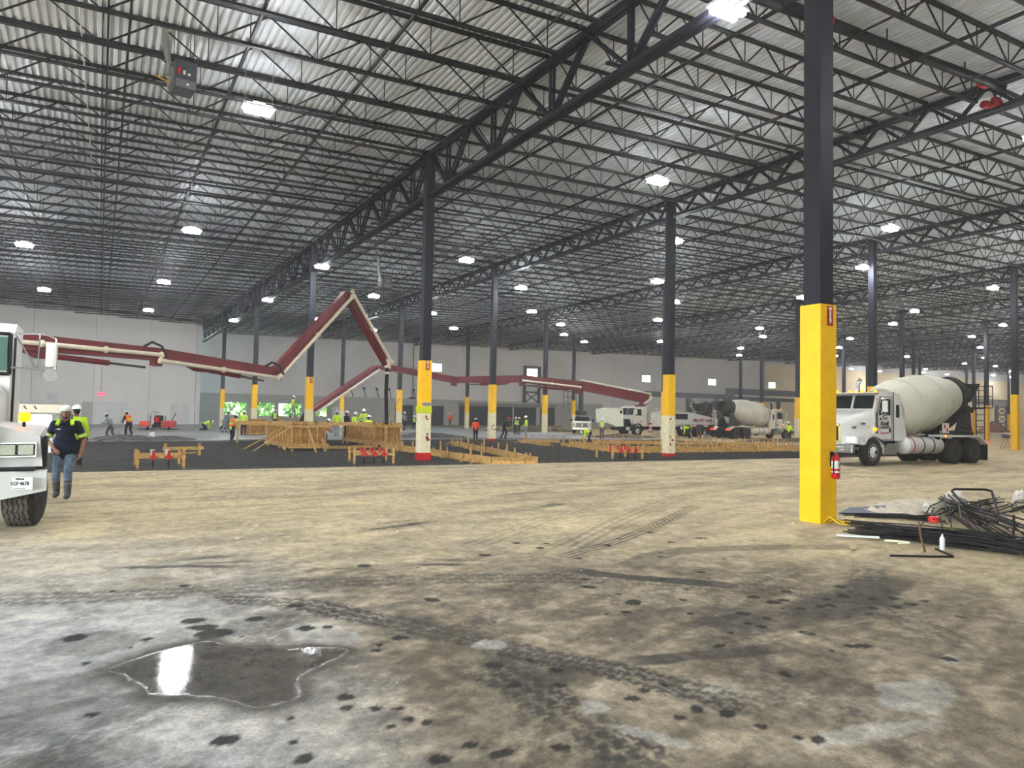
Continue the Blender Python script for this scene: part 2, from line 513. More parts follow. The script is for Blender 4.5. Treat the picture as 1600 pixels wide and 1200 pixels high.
    # pale dusty patches
    for (cx, cy, rx, ry, ro) in [(-8.17, -22.22, .1, .09, 0), (-8.1, -22.7, .25, .06, -1.1), (-5.9, -20.2, .14, .06, 0), (-7.3, -22.35, .06, .05, 0), (-5.3, -22.7, .12, .05, .5), (-9.9, -22.6, .35, .25, .5), (-10.9, -22.6, .35, .25, 0),
                                 (-9.2, -20.05, .2, .4, .2), (-11.6, -19.9, .4, .6, .2), (-10.2, -19.0, .5, .5, 0), (-7.0, -23.2, .5, .1, -.2), (-8.2, -20.9, .15, .12, 0), (-6.2, -23.0, .35, .2, .3)]:
        blob(cx, cy, rx, ry, .5, 0, ro, (.46, .43, .37), .5)
    # oil and water drips
    rng = random.Random(7)
    DR = [(-7.51, -22.66, .05), (-8.02, -21.59, .045), (-7.86, -22.21, .045), (-7.8, -22.57, .04), (-7.71, -22.15, .04), (-7.62, -22.52, .05), (-7.47, -22.87, .04), (-7.4, -23.06, .035), (-7.33, -23.14, .045),
          (-5.29, -22.7, .05), (-8.15, -21.83, .05), (-8.63, -22.57, .05), (-9.47, -21.56, .04), (-9.21, -21.71, .035), (-9.21, -21.88, .035), (-9.33, -21.92, .03), (-9.13, -21.96, .035), (-9.05, -22.33, .045),
          (-9.24, -22.4, .055), (-8.97, -22.49, .04), (-9.84, -22.08, .05), (-10.15, -21.69, .07), (-10.07, -19.29, .1), (-10.02, -19.52, .1), (-9.96, -19.73, .12), (-9.6, -19.45, .07), (-9.3, -19.9, .07), (-10.9, -19.4, .08)]
    for _ in range(70):
        DR.append((rng.uniform(-11, -3), rng.uniform(-22.5, -17.2), rng.uniform(.02, .07)))
    for _ in range(26):
        t = rng.random(); DR.append((-6.6 + 2.6 * t + rng.uniform(-.4, .4), -21.2 + rng.uniform(-.6, .6), rng.uniform(.02, .06)))
    for (cx, cy, r) in DR:
        blob(cx, cy, r * rng.uniform(.9, 1.4), r * rng.uniform(.8, 1.2), .94, .3, rng.uniform(0, 3), (.022, .02, .017), .35)
    # saw joints
    for pts in ([(-7.99, -23.13), (-7.32, -23.22)], [(-6.1, -21.79), (-2.29, -21.78)], [(-7.57, -22.1), (-7.6, -23.6)], [(-11.0, -20.4), (-10.4, -21.2)]):
        d, s, t = seg_dist(X + wob * .03, Y + wob * .03, pts)
        dark(smooth(.02, .008, d) * smooth(.3, .55, fine), .3, (.42, .38, .31))
    # puddle: inside test by winding
    ins = np.zeros(X.shape, bool)
    P = curve(PUDDLE + [PUDDLE[0]])
    xx, yy = X + wob * .16, Y + wob * .16
    for (ax, ay), (bx, by) in zip(P[:-1], P[1:]):
        cnd = ((ay > yy) != (by > yy)) & (xx < (bx - ax) * (yy - ay) / (by - ay + 1e-12) + ax)
        ins ^= cnd
    d, _, _ = seg_dist(xx, yy, P)
    sd = np.where(ins, d, -d)
    dark(smooth(-.05, .03, sd), .8, (.075, .064, .048))
    dark(smooth(-.16, -.02, sd) * smooth(.3, .6, fine + .1), .5, (.075, .064, .048))
    wet = np.maximum(wet * .6, smooth(.0, .12, sd))
    # speckle of dust
    sp = fbm(X, Y, 14, 91, 2)
    col *= (1 + .55 * (sp - .5) + .45 * (fine - .5) + .35 * (vf - .5))[..., None]
    col = np.clip(col, .01, .9)
    z = (fbm(X, Y, .5, 51) - .5) * .012
    z[-1, :] = 0
    idx = np.arange(nx * ny).reshape(ny, nx)
    q = np.stack([idx[:-1, :-1], idx[:-1, 1:], idx[1:, 1:], idx[1:, :-1]], -1).reshape(-1, 4)
    me = bpy.data.meshes.new('floor')
    me.vertices.add(nx * ny)
    me.vertices.foreach_set('co', np.stack([X, Y, z], -1).astype(np.float32).ravel())
    me.loops.add(q.size); me.loops.foreach_set('vertex_index', q.astype(np.int32).ravel())
    me.polygons.add(len(q)); me.polygons.foreach_set('loop_start', np.arange(0, q.size, 4, dtype=np.int32))
    me.update(calc_edges=True)
    ca = me.color_attributes.new('Dirt', 'FLOAT_COLOR', 'POINT')
    ca.data.foreach_set('color', np.concatenate([col, wet[..., None]], -1).astype(np.float32).ravel())
    m = bpy.data.materials.new('dusty_concrete'); m.use_nodes = True
    nt = m.node_tree; b = nt.nodes['Principled BSDF']; N = nt.nodes.new; Lk = nt.links.new
    at = N('ShaderNodeAttribute'); at.attribute_name = 'Dirt'
    tc = N('ShaderNodeTexCoord')
    n1 = N('ShaderNodeTexNoise'); n1.inputs['Scale'].default_value = 26; n1.inputs['Detail'].default_value = 6; n1.inputs['Roughness'].default_value = .75
    Lk(tc.outputs['Object'], n1.inputs['Vector'])
    mr = N('ShaderNodeMapRange'); mr.inputs[1].default_value = .36; mr.inputs[2].default_value = .64; mr.inputs[3].default_value = .58; mr.inputs[4].default_value = 1.42
    n3 = N('ShaderNodeTexNoise'); n3.inputs['Scale'].default_value = 75; n3.inputs['Detail'].default_value = 5; n3.inputs['Roughness'].default_value = .8
    Lk(tc.outputs['Object'], n3.inputs['Vector'])
    av = N('ShaderNodeMix'); av.inputs[0].default_value = .5
    Lk(n1.outputs['Fac'], av.inputs[2]); Lk(n3.outputs['Fac'], av.inputs[3]); Lk(av.outputs[0], mr.inputs[0])
    mx = N('ShaderNodeVectorMath'); mx.operation = 'SCALE'
    Lk(at.outputs['Color'], mx.inputs[0]); Lk(mr.outputs[0], mx.inputs['Scale'])
    Lk(mx.outputs[0], b.inputs['Base Color'])
    rr = N('ShaderNodeMapRange'); rr.inputs[1].default_value = .4; rr.inputs[2].default_value = .55; rr.inputs[3].default_value = .75; rr.inputs[4].default_value = .05
    sp_ = N('ShaderNodeMapRange'); sp_.inputs[1].default_value = .55; sp_.inputs[2].default_value = .85; sp_.inputs[3].default_value = .06; sp_.inputs[4].default_value = .36
    Lk(at.outputs['Alpha'], sp_.inputs[0]); Lk(sp_.outputs[0], b.inputs['Specular IOR Level'])
    Lk(at.outputs['Alpha'], rr.inputs[0]); Lk(rr.outputs[0], b.inputs['Roughness'])
    bp = N('ShaderNodeBump'); bp.inputs['Strength'].default_value = .25; bp.inputs['Distance'].default_value = .01
    Lk(n1.outputs['Fac'], bp.inputs['Height'])
    ms = N('ShaderNodeMapRange'); ms.inputs[1].default_value = .45; ms.inputs[2].default_value = .85; ms.inputs[3].default_value = .35; ms.inputs[4].default_value = .03
    Lk(at.outputs['Alpha'], ms.inputs[0]); Lk(ms.outputs[0], bp.inputs['Strength'])
    Lk(bp.outputs['Normal'], b.inputs['Normal'])
    me.materials.append(m)
    return struct(link('floor', me))


FLOOR = build_floor()
MTAN = mat('tan_dust_floor', (.74, .65, .49), .8, var=.25, scale=.9, tint=(.66, .58, .43), bump=.2)
m = M().box(29.0, -3.5, -.15, XR, BACK, 0)
struct(m.build('floor', MTAN))
# sunken base under the slab that is being cast, with its vapour barrier
MBASE = mat('black_sub_base', (.23, .22, .21), .6, var=.45, scale=1.2, tint=(.16, .155, .15), bump=.6, bscale=6)
struct(M().box(XL, -3.5, -.4, 29, BACK, -.14).build('floor', MBASE))
m = M()
for k in range(62):
    y = -3.3 + k * .36
    m.bar((XL, y, -.06 - .02 * (k % 2)), (28.8, y + .1 * math.sin(k), -.06), .025)
for k in range(110):
    x = XL + .3 + k * .48
    m.bar((x, -3.4, -.09), (x, 18.8, -.09), .025)
tag(m.build('rebar_mat', mat('mat_rebar', (.30, .29, .275), .6, 0, var=.3, scale=3)), 'dark steel reinforcing mat laid over the sunken black base', 'rebar', kind='stuff')
# freshly placed slab behind the mat
MWET = bpy.data.materials.new('wet_concrete'); MWET.use_nodes = True
nt = MWET.node_tree; b = nt.nodes['Principled BSDF']
tc = nt.nodes.new('ShaderNodeTexCoord'); n = nt.nodes.new('ShaderNodeTexNoise'); mp = nt.nodes.new('ShaderNodeMapping')
mp.inputs['Scale'].default_value = (.12, .5, 1); n.inputs['Scale'].default_value = 1.0; n.inputs['Detail'].default_value = 5
nt.links.new(tc.outputs['Object'], mp.inputs['Vector']); nt.links.new(mp.outputs[0], n.inputs['Vector'])
r = nt.nodes.new('ShaderNodeValToRGB'); r.color_ramp.elements[0].position = .35; r.color_ramp.elements[1].position = .65
r.color_ramp.elements[0].color = s2l((.40, .40, .40)) + (1,); r.color_ramp.elements[1].color = s2l((.62, .62, .61)) + (1,)
nt.links.new(n.outputs['Fac'], r.inputs['Fac']); nt.links.new(r.outputs[0], b.inputs['Base Color'])
r2 = nt.nodes.new('ShaderNodeMapRange'); r2.inputs[1].default_value = .35; r2.inputs[2].default_value = .65; r2.inputs[3].default_value = .22; r2.inputs[4].default_value = .55
nt.links.new(n.outputs['Fac'], r2.inputs[0]); nt.links.new(r2.outputs[0], b.inputs['Roughness'])
m = M()
edge = [(XL, 17.6), (-14, 18.2), (-11, 16.8), (-8.5, 18.5), (-5, 17.2), (-1, 19.5), (3, 18.8), (7.5, 20.6), (12, 21.2), (17, 20.2), (22, 18.8), (29, 17.5)]
m.prism([(x, y, -.13) for x, y in edge] + [(29, BACK, -.13), (XL, BACK, -.13)], (0, 0, .13))
struct(m.build('floor', MWET))

# ------------------------------------------------------------------ walls
def tex_brick(name, col, mortar, bw, bh):
    m = bpy.data.materials.new(name); m.use_nodes = True
    nt = m.node_tree; b = nt.nodes['Principled BSDF']
    tc = nt.nodes.new('ShaderNodeTexCoord'); sp = nt.nodes.new('ShaderNodeSeparateXYZ'); cb = nt.nodes.new('ShaderNodeCombineXYZ')
    nt.links.new(tc.outputs['Object'], sp.inputs[0]); nt.links.new(sp.outputs['X'], cb.inputs['X']); nt.links.new(sp.outputs['Z'], cb.inputs['Y'])
    t = nt.nodes.new('ShaderNodeTexBrick'); nt.links.new(cb.outputs[0], t.inputs['Vector'])
    t.inputs['Scale'].default_value = 1; t.inputs['Brick Width'].default_value = bw; t.inputs['Row Height'].default_value = bh; t.inputs['Mortar Size'].default_value = .012
    c = s2l(col)
    t.inputs['Color1'].default_value = c + (1,); t.inputs['Color2'].default_value = tuple(x * .86 for x in c) + (1,); t.inputs['Mortar'].default_value = s2l(mortar) + (1,)
    nt.links.new(t.outputs['Color'], b.inputs['Base Color']); b.inputs['Roughness'].default_value = .85
    return m


MT['cmu'] = tex_brick('grey_block_masonry', (.74, .735, .70), (.62, .62, .59), .4, .2)


def panel_with_holes(x0, x1, z0, z1, y0, y1, holes):
    """one wall panel as a mesh, with rectangular openings"""
    m = M()
    xs = sorted({x0, x1, *[h[0] for h in holes], *[h[1] for h in holes]}); zs = sorted({z0, z1, *[h[2] for h in holes], *[h[3] for h in holes]})
    for a, b in zip(xs[:-1], xs[1:]):
        run = None
        for c, d in zip(zs[:-1], zs[1:]):
            solid = not any(h[0] <= a and b <= h[1] and h[2] <= c and d <= h[3] for h in holes)
            if solid:
                run = (run[0], d) if run else (c, d)
            else:
                if run: m.box(a, y0, run[0], b, y1, run[1])
                run = None
        if run: m.box(a, y0, run[0], b, y1, run[1])
    return m


HI = [(30.0, 32.0), (46.2, 48.2), (68.8, 70.8), (84.1, 86.1), (99.7, 101.7), (115.2, 117.2), (130.5, 132.5)]
LOW = [(2.4, 5.35, .95, 2.65), (6.4, 8.75, .85, 2.7), (9.2, 12.15, .9, 2.65), (12.7, 15.5, .95, 2.6), (16.1, 17.05, .0, 2.3)]
wb = struct(M().box(-1.5, BACK + .02, 12.2, XR, BACK + .3, 15.5).build('wall_back', MT['wallwhite']))
x = -1.5; k = 0
while x < XR:
    w = 9.15
    x1 = min(x + w, XR)
    hs = []
    for a, b_ in HI:
        if a >= x - 2 and b_ <= x1 + 2: hs.append((max(a, x), min(b_, x1), 7.62, 8.88))
    for h in LOW:
        if h[0] < x1 and h[1] > x: hs.append((max(h[0], x), min(h[1], x1), h[2], h[3]))
    hs = [h for h in hs if h[1] - h[0] > .05]
    panel_with_holes(x, x1 - .03, 0, 12.2, BACK, BACK + .25, hs).build('wall_panel', MT['wallwhite'] if x < 92 else MT['wallwarmlit'], wb)
    x = x1
# block wainscot in front of the panels
DOORS = [(24.9, 27.6, 0, 2.75), (30.2, 32.3, 0, 2.75), (34.7, 43.7, 0, 2.85), (43.9, 47.9, 0, 2.85), (48.6, 51.3, 0, 2.85), (55.0, 57.4, 0, 2.5)]
struct(panel_with_holes(-.9, 60.5, 0, 3.67, BACK - .25, BACK, LOW + DOORS).build('wall_back', MT['cmu']))
hd = struct(M().box(34.5, BACK - .3, 2.85, 51.4, BACK - .02, 3.35).build('trim_1', MT['concrete']))
for i, (a, b_, c, d) in enumerate(DOORS):
    dr = struct(M().box(a, BACK - .12, c, b_, BACK - .03, d).build('door_%d' % (i + 2), MT['darkdoor']))
    q = M(); n = 6
    for j in range(1, n):
        z = c + (d - c) * j / n
        q.box(a + .02, BACK - .14, z - .012, b_ - .02, BACK - .118, z + .012)
    q.build('panel_rib', MT['blackm'], dr)


def window(n, a, b_, c, d, nx, nz, y=BACK):
    t = thing('window_%d' % n, None, None); struct(t)
    f = M(); w = .07
    f.box(a, y - .02, c, a + w, y + .12, d); f.box(b_ - w, y - .02, c, b_, y + .12, d); f.box(a, y - .02, c, b_, y + .12, c + w); f.box(a, y - .02, d - w, b_, y + .12, d)
    for i in range(1, nx):
        xx = a + (b_ - a) * i / nx; f.box(xx - .03, y, c, xx + .03, y + .1, d)
    for i in range(1, nz):
        zz = c + (d - c) * i / nz; f.box(a, y, zz - .03, b_, y + .1, zz + .03)
    f.build('window_frame', MT['alu'], t)
    for i in range(nx):
        for j in range(nz):
            M().box(a + (b_ - a) * i / nx + .03, y + .04, c + (d - c) * j / nz + .03, a + (b_ - a) * (i + 1) / nx - .03, y + .05, c + (d - c) * (j + 1) / nz - .03).build('pane', MT['clear'], t)


for i, h in enumerate(LOW[:4]): window(i + 1, *h, 3, 2)
for i, (a, b_) in enumerate(HI): window(i + 5, a, b_, 7.62, 8.88, 2, 1)
dr = struct(M().box(16.1, BACK - .1, 0, 17.05, BACK - .04, 2.3).build('door_1', MT['trimw']))
M().tube((16.2, BACK - .16, 1.0), (16.2, BACK - .1, 1.0), .03).build('door_handle', MT['chrome'], dr)

# oblique white wall on the left
WL0 = V((-26, 48.2, 0)); WL1 = V((-1.5, 59.68, 0))
wd = (WL1 - WL0).normalized(); WLen = (WL1 - WL0).length
wl = struct(thing('wall_left', None, None, WL0, math.atan2(wd.y, wd.x)))
n = 5
for i in range(n):
    M().box(WLen * i / n + .02, 0, 0, WLen * (i + 1) / n - .02, .3, 12.4).build('wall_panel', MT['wallwhite'], wl)
M().box(WLen - .35, -.1, 0, WLen + .1, .35, 12.4).build('corner_trim', MT['trimw'], wl)
M().bar((0, -.25, 11.15), (WLen - .1, -.25, 11.15), .12, .16).build('roof_angle', MT['steel'], wl)
for (a, b_, z) in [(8.6, 11.9, 2.15), (12.2, 13.1, 2.9), (15.6, 19.5, 2.2), (24.0, 26.2, 2.2)]:
    M().box(a, -.05, 0, b_, 0, z).build('protective_sheet', MT['wallgrey'], wl)
M().box(WLen, .1, 0, WLen + .3, 10.7, 12.4).build('wall_return', MT['wallwhite'], wl)
dr = struct(M().box(0, -.07, 0, .95, 0, 2.15).build('door_8', mat('pale_door', (.72, .71, .66), .6), loc=WL0 + wd * 15.25, rotz=math.atan2(wd.y, wd.x)))
M().box(.82, -.12, .98, .9, -.06, 1.06).build('door_handle', MT['chrome'], dr)
t = thing('exit_sign', 'lit pink red exit sign over the pale door in the left wall', 'exit sign', WL0 + wd * 16.9 + V((0, 0, 2.95)), math.atan2(wd.y, wd.x))
M().box(-.33, -.12, -.14, .33, -.02, .14).build('sign_body', mat('exit_face', (1, .45, .55), .4, emit=1.1, ecol=(1, .35, .45)), t)
M().bar((0, -.06, .14), (0, -.06, 3.6), .03).build('conduit', MT['alu'], t)


def text(s, size, m, name, parent, loc, rot, ext=.004, align='CENTER', sx=1.0, bold=0):
    cu = bpy.data.curves.new(name, 'FONT'); cu.body = s; cu.size = size; cu.extrude = ext; cu.align_x = align; cu.align_y = 'CENTER'; cu.offset = bold; cu.resolution_u = 3
    tmp = bpy.data.objects.new(name, cu); COL.objects.link(tmp)
    dg = bpy.context.evaluated_depsgraph_get()
    me = bpy.data.meshes.new_from_object(tmp.evaluated_get(dg))
    bpy.data.objects.remove(tmp)
    me.materials.clear(); me.materials.append(m)
    o = link(name, me, parent, loc); o.rotation_euler = rot; o.scale = (sx, 1, 1)
    return o


text('EXIT', .2, MT['red'], 'lettering', t, (0, -.122, 0), (PI / 2, 0, 0))

# unseen sides of the hall, with the dock opening that lets in the daylight
struct(panel_with_holes(YF, 50, 0, 13, 0, .3, [(-38, -23, 0, 7), (-21, -6, 0, 7)]).build('wall_side', MT['wallwhite'], loc=(XL, 0, 0), rotz=PI / 2))
struct(M().box(XL, YF - .3, 0, XR, YF, 13 + 3).build('wall_front', MT['wallwhite']))
struct(M().box(XR, YF, 0, XR + .3, BACK, 16).build('wall_right', MT['wallwhite']))
struct(M().box(XL - 60, BACK + .3, -.3, XR + 60, BACK + 120, -.05).build('ground', mat('outside_grass', (.42, .50, .28), .9, var=.3, scale=.3)))
struct(M().box(XL - 60, YF, -.3, XL - .4, BACK, -.05).build('ground', mat('outside_paving', (.60, .58, .54), .9, var=.2, scale=.3)))

# ------------------------------------------------------------------ ceiling
m = M(); P0 = .2
prof = [(0, 0), (.085, 0), (.1, .09), (.185, .09)]
xs = []; x = XL
while x < XR:
    for a, h in prof: xs.append((x + a, h))
    x += P0
vs = []; fs = []
for (x, h) in xs:
    vs.append((x, YF, roof(x, YF) + h)); vs.append((x, BACK + .3, roof(x, BACK) + h))
for i in range(len(xs) - 1): fs.append((2 * i, 2 * i + 1, 2 * i + 3, 2 * i + 2))
m.add(vs, fs)
CE = struct(m.build('ceiling', MT['deck']))


def joist_mesh(L, depth, panel, stiff=1.0, chord=.05):
    m = M(); sl = .0174 * L
    n = max(2, round(L / panel)); p = L / n
    zt = -.04; zb = -depth
    f = lambda x: .0174 * x
    for s_ in (-.035, .035):
        m.bar((.1, s_, zt), (L - .1, s_, zt + f(L)), chord, chord + .02)
        m.bar((p * .35, s_, zb + f(p * .35)), (L - p * .35, s_, zb + f(L - p * .35)), chord, chord + .015)
    for i in range(n):
        x0 = p * i; xm = x0 + p / 2; x1 = x0 + p
        m.bar((x0 + (.15 if i == 0 else 0), 0, zt + f(x0)), (xm, 0, zb + f(xm)), .032, .032); m.bar((x1 - (.15 if i == n - 1 else 0), 0, zt + f(x1)), (xm, 0, zb + f(xm)), .04, .04)
        m.bar((xm, 0, zt + f(xm)), (xm, 0, zb + f(xm)), .022, .022)
    return m


bays = [(-24.6, 0.0)] + list(zip(LX[:-1], LX[1:]))
cache = {}
far_j = M()
for bi, (xa, xb) in enumerate(bays):
    L = xb - xa - .1
    key = round(L, 1)
    dp, pn = (.9, 2.35) if bi == 0 else (.76, 1.5)
    if key not in cache:
        cache[key] = joist_mesh(L, dp, pn, chord=.055 if bi == 0 else .05)
    mm = cache[key]
    if not isinstance(mm, tuple):
        cache[key] = mm = (mm, mm.mesh('joist', MT['steel']))
    for k in range(-13, 40):
        y = k * JS
        if abs(k % 10) == 0 and bi: pass
        if bi <= 4 and (bi < 3 or k > -8) and (bi < 4 or k > -2):
            link('joist', mm[1], CE, (xa + .05, y, roof(xa, y)))
        elif bi > 4 and k >= -4:
            o = len(far_j.v); off = V((xa + .05, y, roof(xa, y)))
            far_j.v.extend([(a + off.x, b + off.y, c + off.z) for a, b, c in mm[0].v])
            far_j.f.extend([tuple(i + o for i in f) for f in mm[0].f]); far_j.m.extend([0] * len(mm[0].f))
far_j.build('far_joists', MT['steel'], CE)['kind'] = 'stuff'


def girder_mesh(depth, deep):
    m = M(); zt = -.16; zb = -depth; G = .0025
    dz = -G * SY
    f = lambda y: -G * y
    w = .075 if deep else .065
    for s_ in (-.09, .09):
        m.bar((s_, .2, zt + f(.2)), (s_, SY - .2, zt + f(SY)), .13, .15)
    for s_ in (-.1, .1):
        m.bar((s_, .3, zb + f(0)), (s_, SY - .3, zb + f(SY)), .15, .13)
    if deep:
        for k in range(10):
            ya, yb = k * JS, (k + 1) * JS
            top, bot = (ya, yb) if k % 2 == 0 else (yb, ya)
            top = min(max(top, .2), SY - .2)
            for s_ in (-.06, .06):
                m.bar((s_, top, zt + f(top)), (s_, bot, zb + f(bot)), w, w)
            if k % 2 == 0:
                for s_ in (-.06, .06):
                    m.bar((s_, bot, zt + f(bot)), (s_, bot, zb + f(bot)), w * .9, w * .9)
    else:
        for k in range(10):
            ya, yb = k * JS, (k + 1) * JS; ym = (ya + yb) / 2
            for t_ in (ya, yb):
                t_ = min(max(t_, .2), SY - .2)
                m.bar((0, t_, zt + f(t_)), (0, ym, zb + f(ym)), .1, .1)
    return m.mesh('girder', MT['colsteel'])


g0 = girder_mesh(1.78, True); g1 = girder_mesh(.95, False)
for i, x in enumerate(LX):
    for j in range(-1, 4):
        if i and j == -1 and i > 3: continue
        link('girder', g0 if i == 0 else g1, CE, (x, j * SY, roof(x, j * SY)))
# sprinkler lines and conduits running along the flutes
for x in [-19.9, -16.9, -13.85, -10.95, -10.5, -7.85, -4.75, -1.8, 2.6, 5.2, 7.7, 10.2, 14.6, 17.2, 19.9, 22.6, 25.2, 30.0, 32.8, 35.8, 38.6, 41.4, 46, 49, 52, 55, 61, 65, 69, 76, 80, 84, 92, 96, 106, 112]:
    z = -.82 if x < 0 else -.66
    big = .05 if x in (-4.75, -7.85, 2.6, 7.7, 17.2, 22.6, 32.8, 46) else .028
    m = M().path([(x, -22 if x < 12 else -14, roof(x, -22) + z), (x, BACK - 2, roof(x, BACK) + z)], big, 6)
    for k in range(-6, 20):
        if big > .03: m.tube((x, k * JS * 2, roof(x) + z), (x, k * JS * 2, roof(x) - .05), .012, n=4)
    m.build('sprinkler_pipe', MT['steel'], CE, 40)
m = M().path([(1.0, -14.45, roof(1) - .6), (12.0, -14.6, roof(12) - .42)], .13, 10)
for x in (2.9, 6.6, 10.2): m.tube((x, -14.5, roof(x) - .55), (x, -14.5, roof(x) - .05), .02, n=5)
mp_ = m.build('sprinkler_main', MT['blackm'], CE, 40)
for x in (4.2, 11.2): M().lathe((x, -14.5, roof(x) - .55 + .012 * x), (1, 0, .01), [(-.12, .16), (.12, .16)], 12).build('red_coupling', MT['red'], mp_)
# thin white cable and its drop
M().path([(-11.55, -7, 11.0), (-11.45, 0, 10.95), (-11.35, 9, 10.9)], .018, 5).build('white_cable', MT['white'], CE)

# ------------------------------------------------------------------ columns
PLAIN = {(0, -1), (3, 0), (2, 0)}
CW = .17
pits = {(0, 0), (0, 1), (0, 2), (0, 3), (1, 0), (1, 1), (1, 2), (1, 3), (2, 1), (2, 2), (2, 3), (3, 1), (3, 3)}
WHERE = {(0, -1): 'navy column with full height yellow guard, fire extinguisher hung on it', (0, 0): 'column with yellow over cream wrap and lime band, beside the long footing form',
         (1, 0): 'column with cream lower wrap and bright red foot in front of the pump truck', (1, 1): 'column with cream wrap and red foot behind the long footing form', (0, 1): 'column rising behind the first big plywood box form',
         (2, 0): 'dark column rising behind the cab of the big mixer truck', (3, 0): 'yellow guarded column with plain floor behind the big mixer truck tail', (3, 1): 'column with cream wrap hiding the cab of the second mixer truck',
         (0, 2): 'second column from the left wall, yellow and cream, near the block wall windows', (0, 3): 'leftmost and slimmest column, before the first block wall window', (1, 2): 'column just right of the hanging pump hose',
         (1, 3): 'column seen below the small far boom, left of the hanging hose', (2, 2): 'column in front of the wide dark roller door', (2, 3): 'column before the left end of the wide dark roller door', (2, 1): 'column hidden behind the red footed column by the pump truck',
         (3, 3): 'column just left of the white pickup truck', (3, 2): 'column rising behind the tail of the second mixer truck', (4, 2): 'column rising over the second mixer drum'}
ncol = 0
for i, x in enumerate(LX[:11]):
    for j in range(-1, 4):
        if j == -1 and i > 0: continue
        if i >= 4 and j < (1 if i < 5 else 1 if i < 7 else 2): continue
        y = j * SY
        zb = -.14 if (i, j) in pits else 0
        lab = WHERE.get((i, j))
        t = thing('steel_column', lab or 'yellow guarded column, %s from the rear wall on the %s girder line from the left' % (ORD[4 - j], ORD[i + 1]), 'column', (x, y, 0), 0, 'columns of the hall')
        t['kind'] = 'thing'
        zt = roof(x, y) - .08
        m = M().box(-CW, -CW, zb, CW, CW, zt)
        m.box(-.24, -.24, zt - .02, .24, .24, zt + .02)
        m.build('shaft', MT['colsteel'], t)
        g = CW + .035
        cream = (i, j) in pits
        z0 = 1.82 if cream else .0
        m = M()
        for a in range(4):
            c, s = math.cos(a * PI / 2), math.sin(a * PI / 2)
            m.cbox((c * (g - .012), s * (g - .012), (z0 + 3.726) / 2), .03 if a % 2 == 0 else 2 * g, 2 * g if a % 2 == 0 else .03, 3.726 - z0)
        m.build('yellow_guard', MT['yellow'], t)
        if cream:
            w = M().rbox(-g - .012, -g - .012, zb, g + .012, g + .012, 1.83, .015)
            wr = w.build('cream_wrap', MT['cream'], t)
            if (i, j) in ((0, 0), (1, 0), (1, 1)):
                M().rbox(-g - .03, -g - .03, zb, g + .03, g + .03, zb + (.36 if i == 0 else .22), .01).build('red_tape', MT['red'], wr)
                rr = random.Random(i * 7 + j); smr = mat('dark_red_smear', (.55, .12, .10), .7)
                for _ in range(5):
                    zz = rr.uniform(.4, 1.7)
                    M().cbox((rr.uniform(-.1, .12), -g - .016, zz), rr.uniform(.05, .12), .012, rr.uniform(.03, .13), Matrix.Rotation(rr.uniform(-.6, .6), 3, 'Y')).build('red_smear', smr, wr)
            if (i, j) == (0, 0):
                M().rbox(-g - .03, -g - .03, 1.72, g + .03, g + .03, 1.98, .01).build('lime_band', mat('lime_band', (.78, .80, .15), .6), wr)
                M().box(-.15, -g - .035, 2.0, .17, -g - .012, 2.12).build('steel_clip', MT['alu'], wr)
                for zz in (2.13, 1.99):
                    M().box(-.2, -g - .03, zz - .012, .2, -g - .018, zz + .012).build('steel_strap', MT['cream'], wr)
        if (i, j) in ((0, -1), (0, 0), (0, 1)):
            sg = M().box(-.045, -g - .012, 3.36, .105, -g - .004, 3.70).build('arrow_sign', mat('sign_red', (.62, .13, .08), .5), t)
            q = M().box(.012, -g - .016, 3.46, .052, -g - .012, 3.62); q.prism([(-.005, -g - .016, 3.47), (.07, -g - .016, 3.47), (.032, -g - .016, 3.39)], (0, .004, 0)); q.box(-.01, -g - .016, 3.63, .075, -g - .012, 3.68)
            q.build('white_arrow', MT['white'], sg)
        ncol += 1

# ------------------------------------------------------------------ high bay lights
LP = [(-7.33, -5.41), (.03, -15.33), (6.15, -6.14), (19.6, -6.19), (26.6, 0), (-7.4, 10.14), (-14.34, 17.51), (-14.38, 33.29), (-7.54, 41.18), (-7.47, 25.71), (-.01, 15.48), (-.14, 30.24), (-.31, 44.91), (6.11, 24.38), (6.34, 9.67),
      (19.81, 40.13), (13.43, 15.89), (20.12, 25.55), (27.16, 31.87), (32.67, 39.57), (39.28, 45.08), (19.63, 9.4), (26.57, 15.45), (32.77, 24.46), (32.93, 9.13), (46.68, 9.2), (53.46, 15.41), (93.97, 39.19), (63.22, 10.72), (71.9, 18.11), (40.25, -.01),
      (106.3, 34.63), (117.72, 43.73), (129.25, 57.33), (62.54, 26.33), (71.8, 34.47), (52.54, 29.9), (45.82, 24.4), (61.84, 41.76), (70.98, 50.5),
      (-14.3, -13.5), (-20.9, -5.6), (13.2, -14.9), (-7.4, -20.8), (6.2, -21.2), (-20.9, 9.8), (-20.9, 25), (19.7, -21), (13, 0.5), (32.8, -6.1), (-14.3, 2), (6.2, 39.8), (13.4, 30.8), (13.4, 46), (46.7, 40), (53.4, 45.5), (80, 9.5), (86.7, 25), (46.4, -6), (33, -21), (60, -4), (84, 44), (100, 15), (120, 22), (140, 35), (150, 52), (128, 66), (140, 64), (152, 66), (165, 63), (178, 66), (188, 60), (160, 50), (175, 48), (150, 40), (170, 34), (188, 45), (116, 64), (190, 25), (130, 45)]  # far right entries are extra fixtures added to brighten the wall there
lm = {}
a = M()
a.rbox(-.42, -.2, .03, .42, .2, .1, .02); a.box(-.16, -.11, .1, .16, .11, .18)
lm['housing'] = a.mesh('housing', MT['housing'])
lm['bar'] = M().rbox(-.34, -.06, -.075, .34, .06, .03, .01).mesh('diffuser', MT['led'])
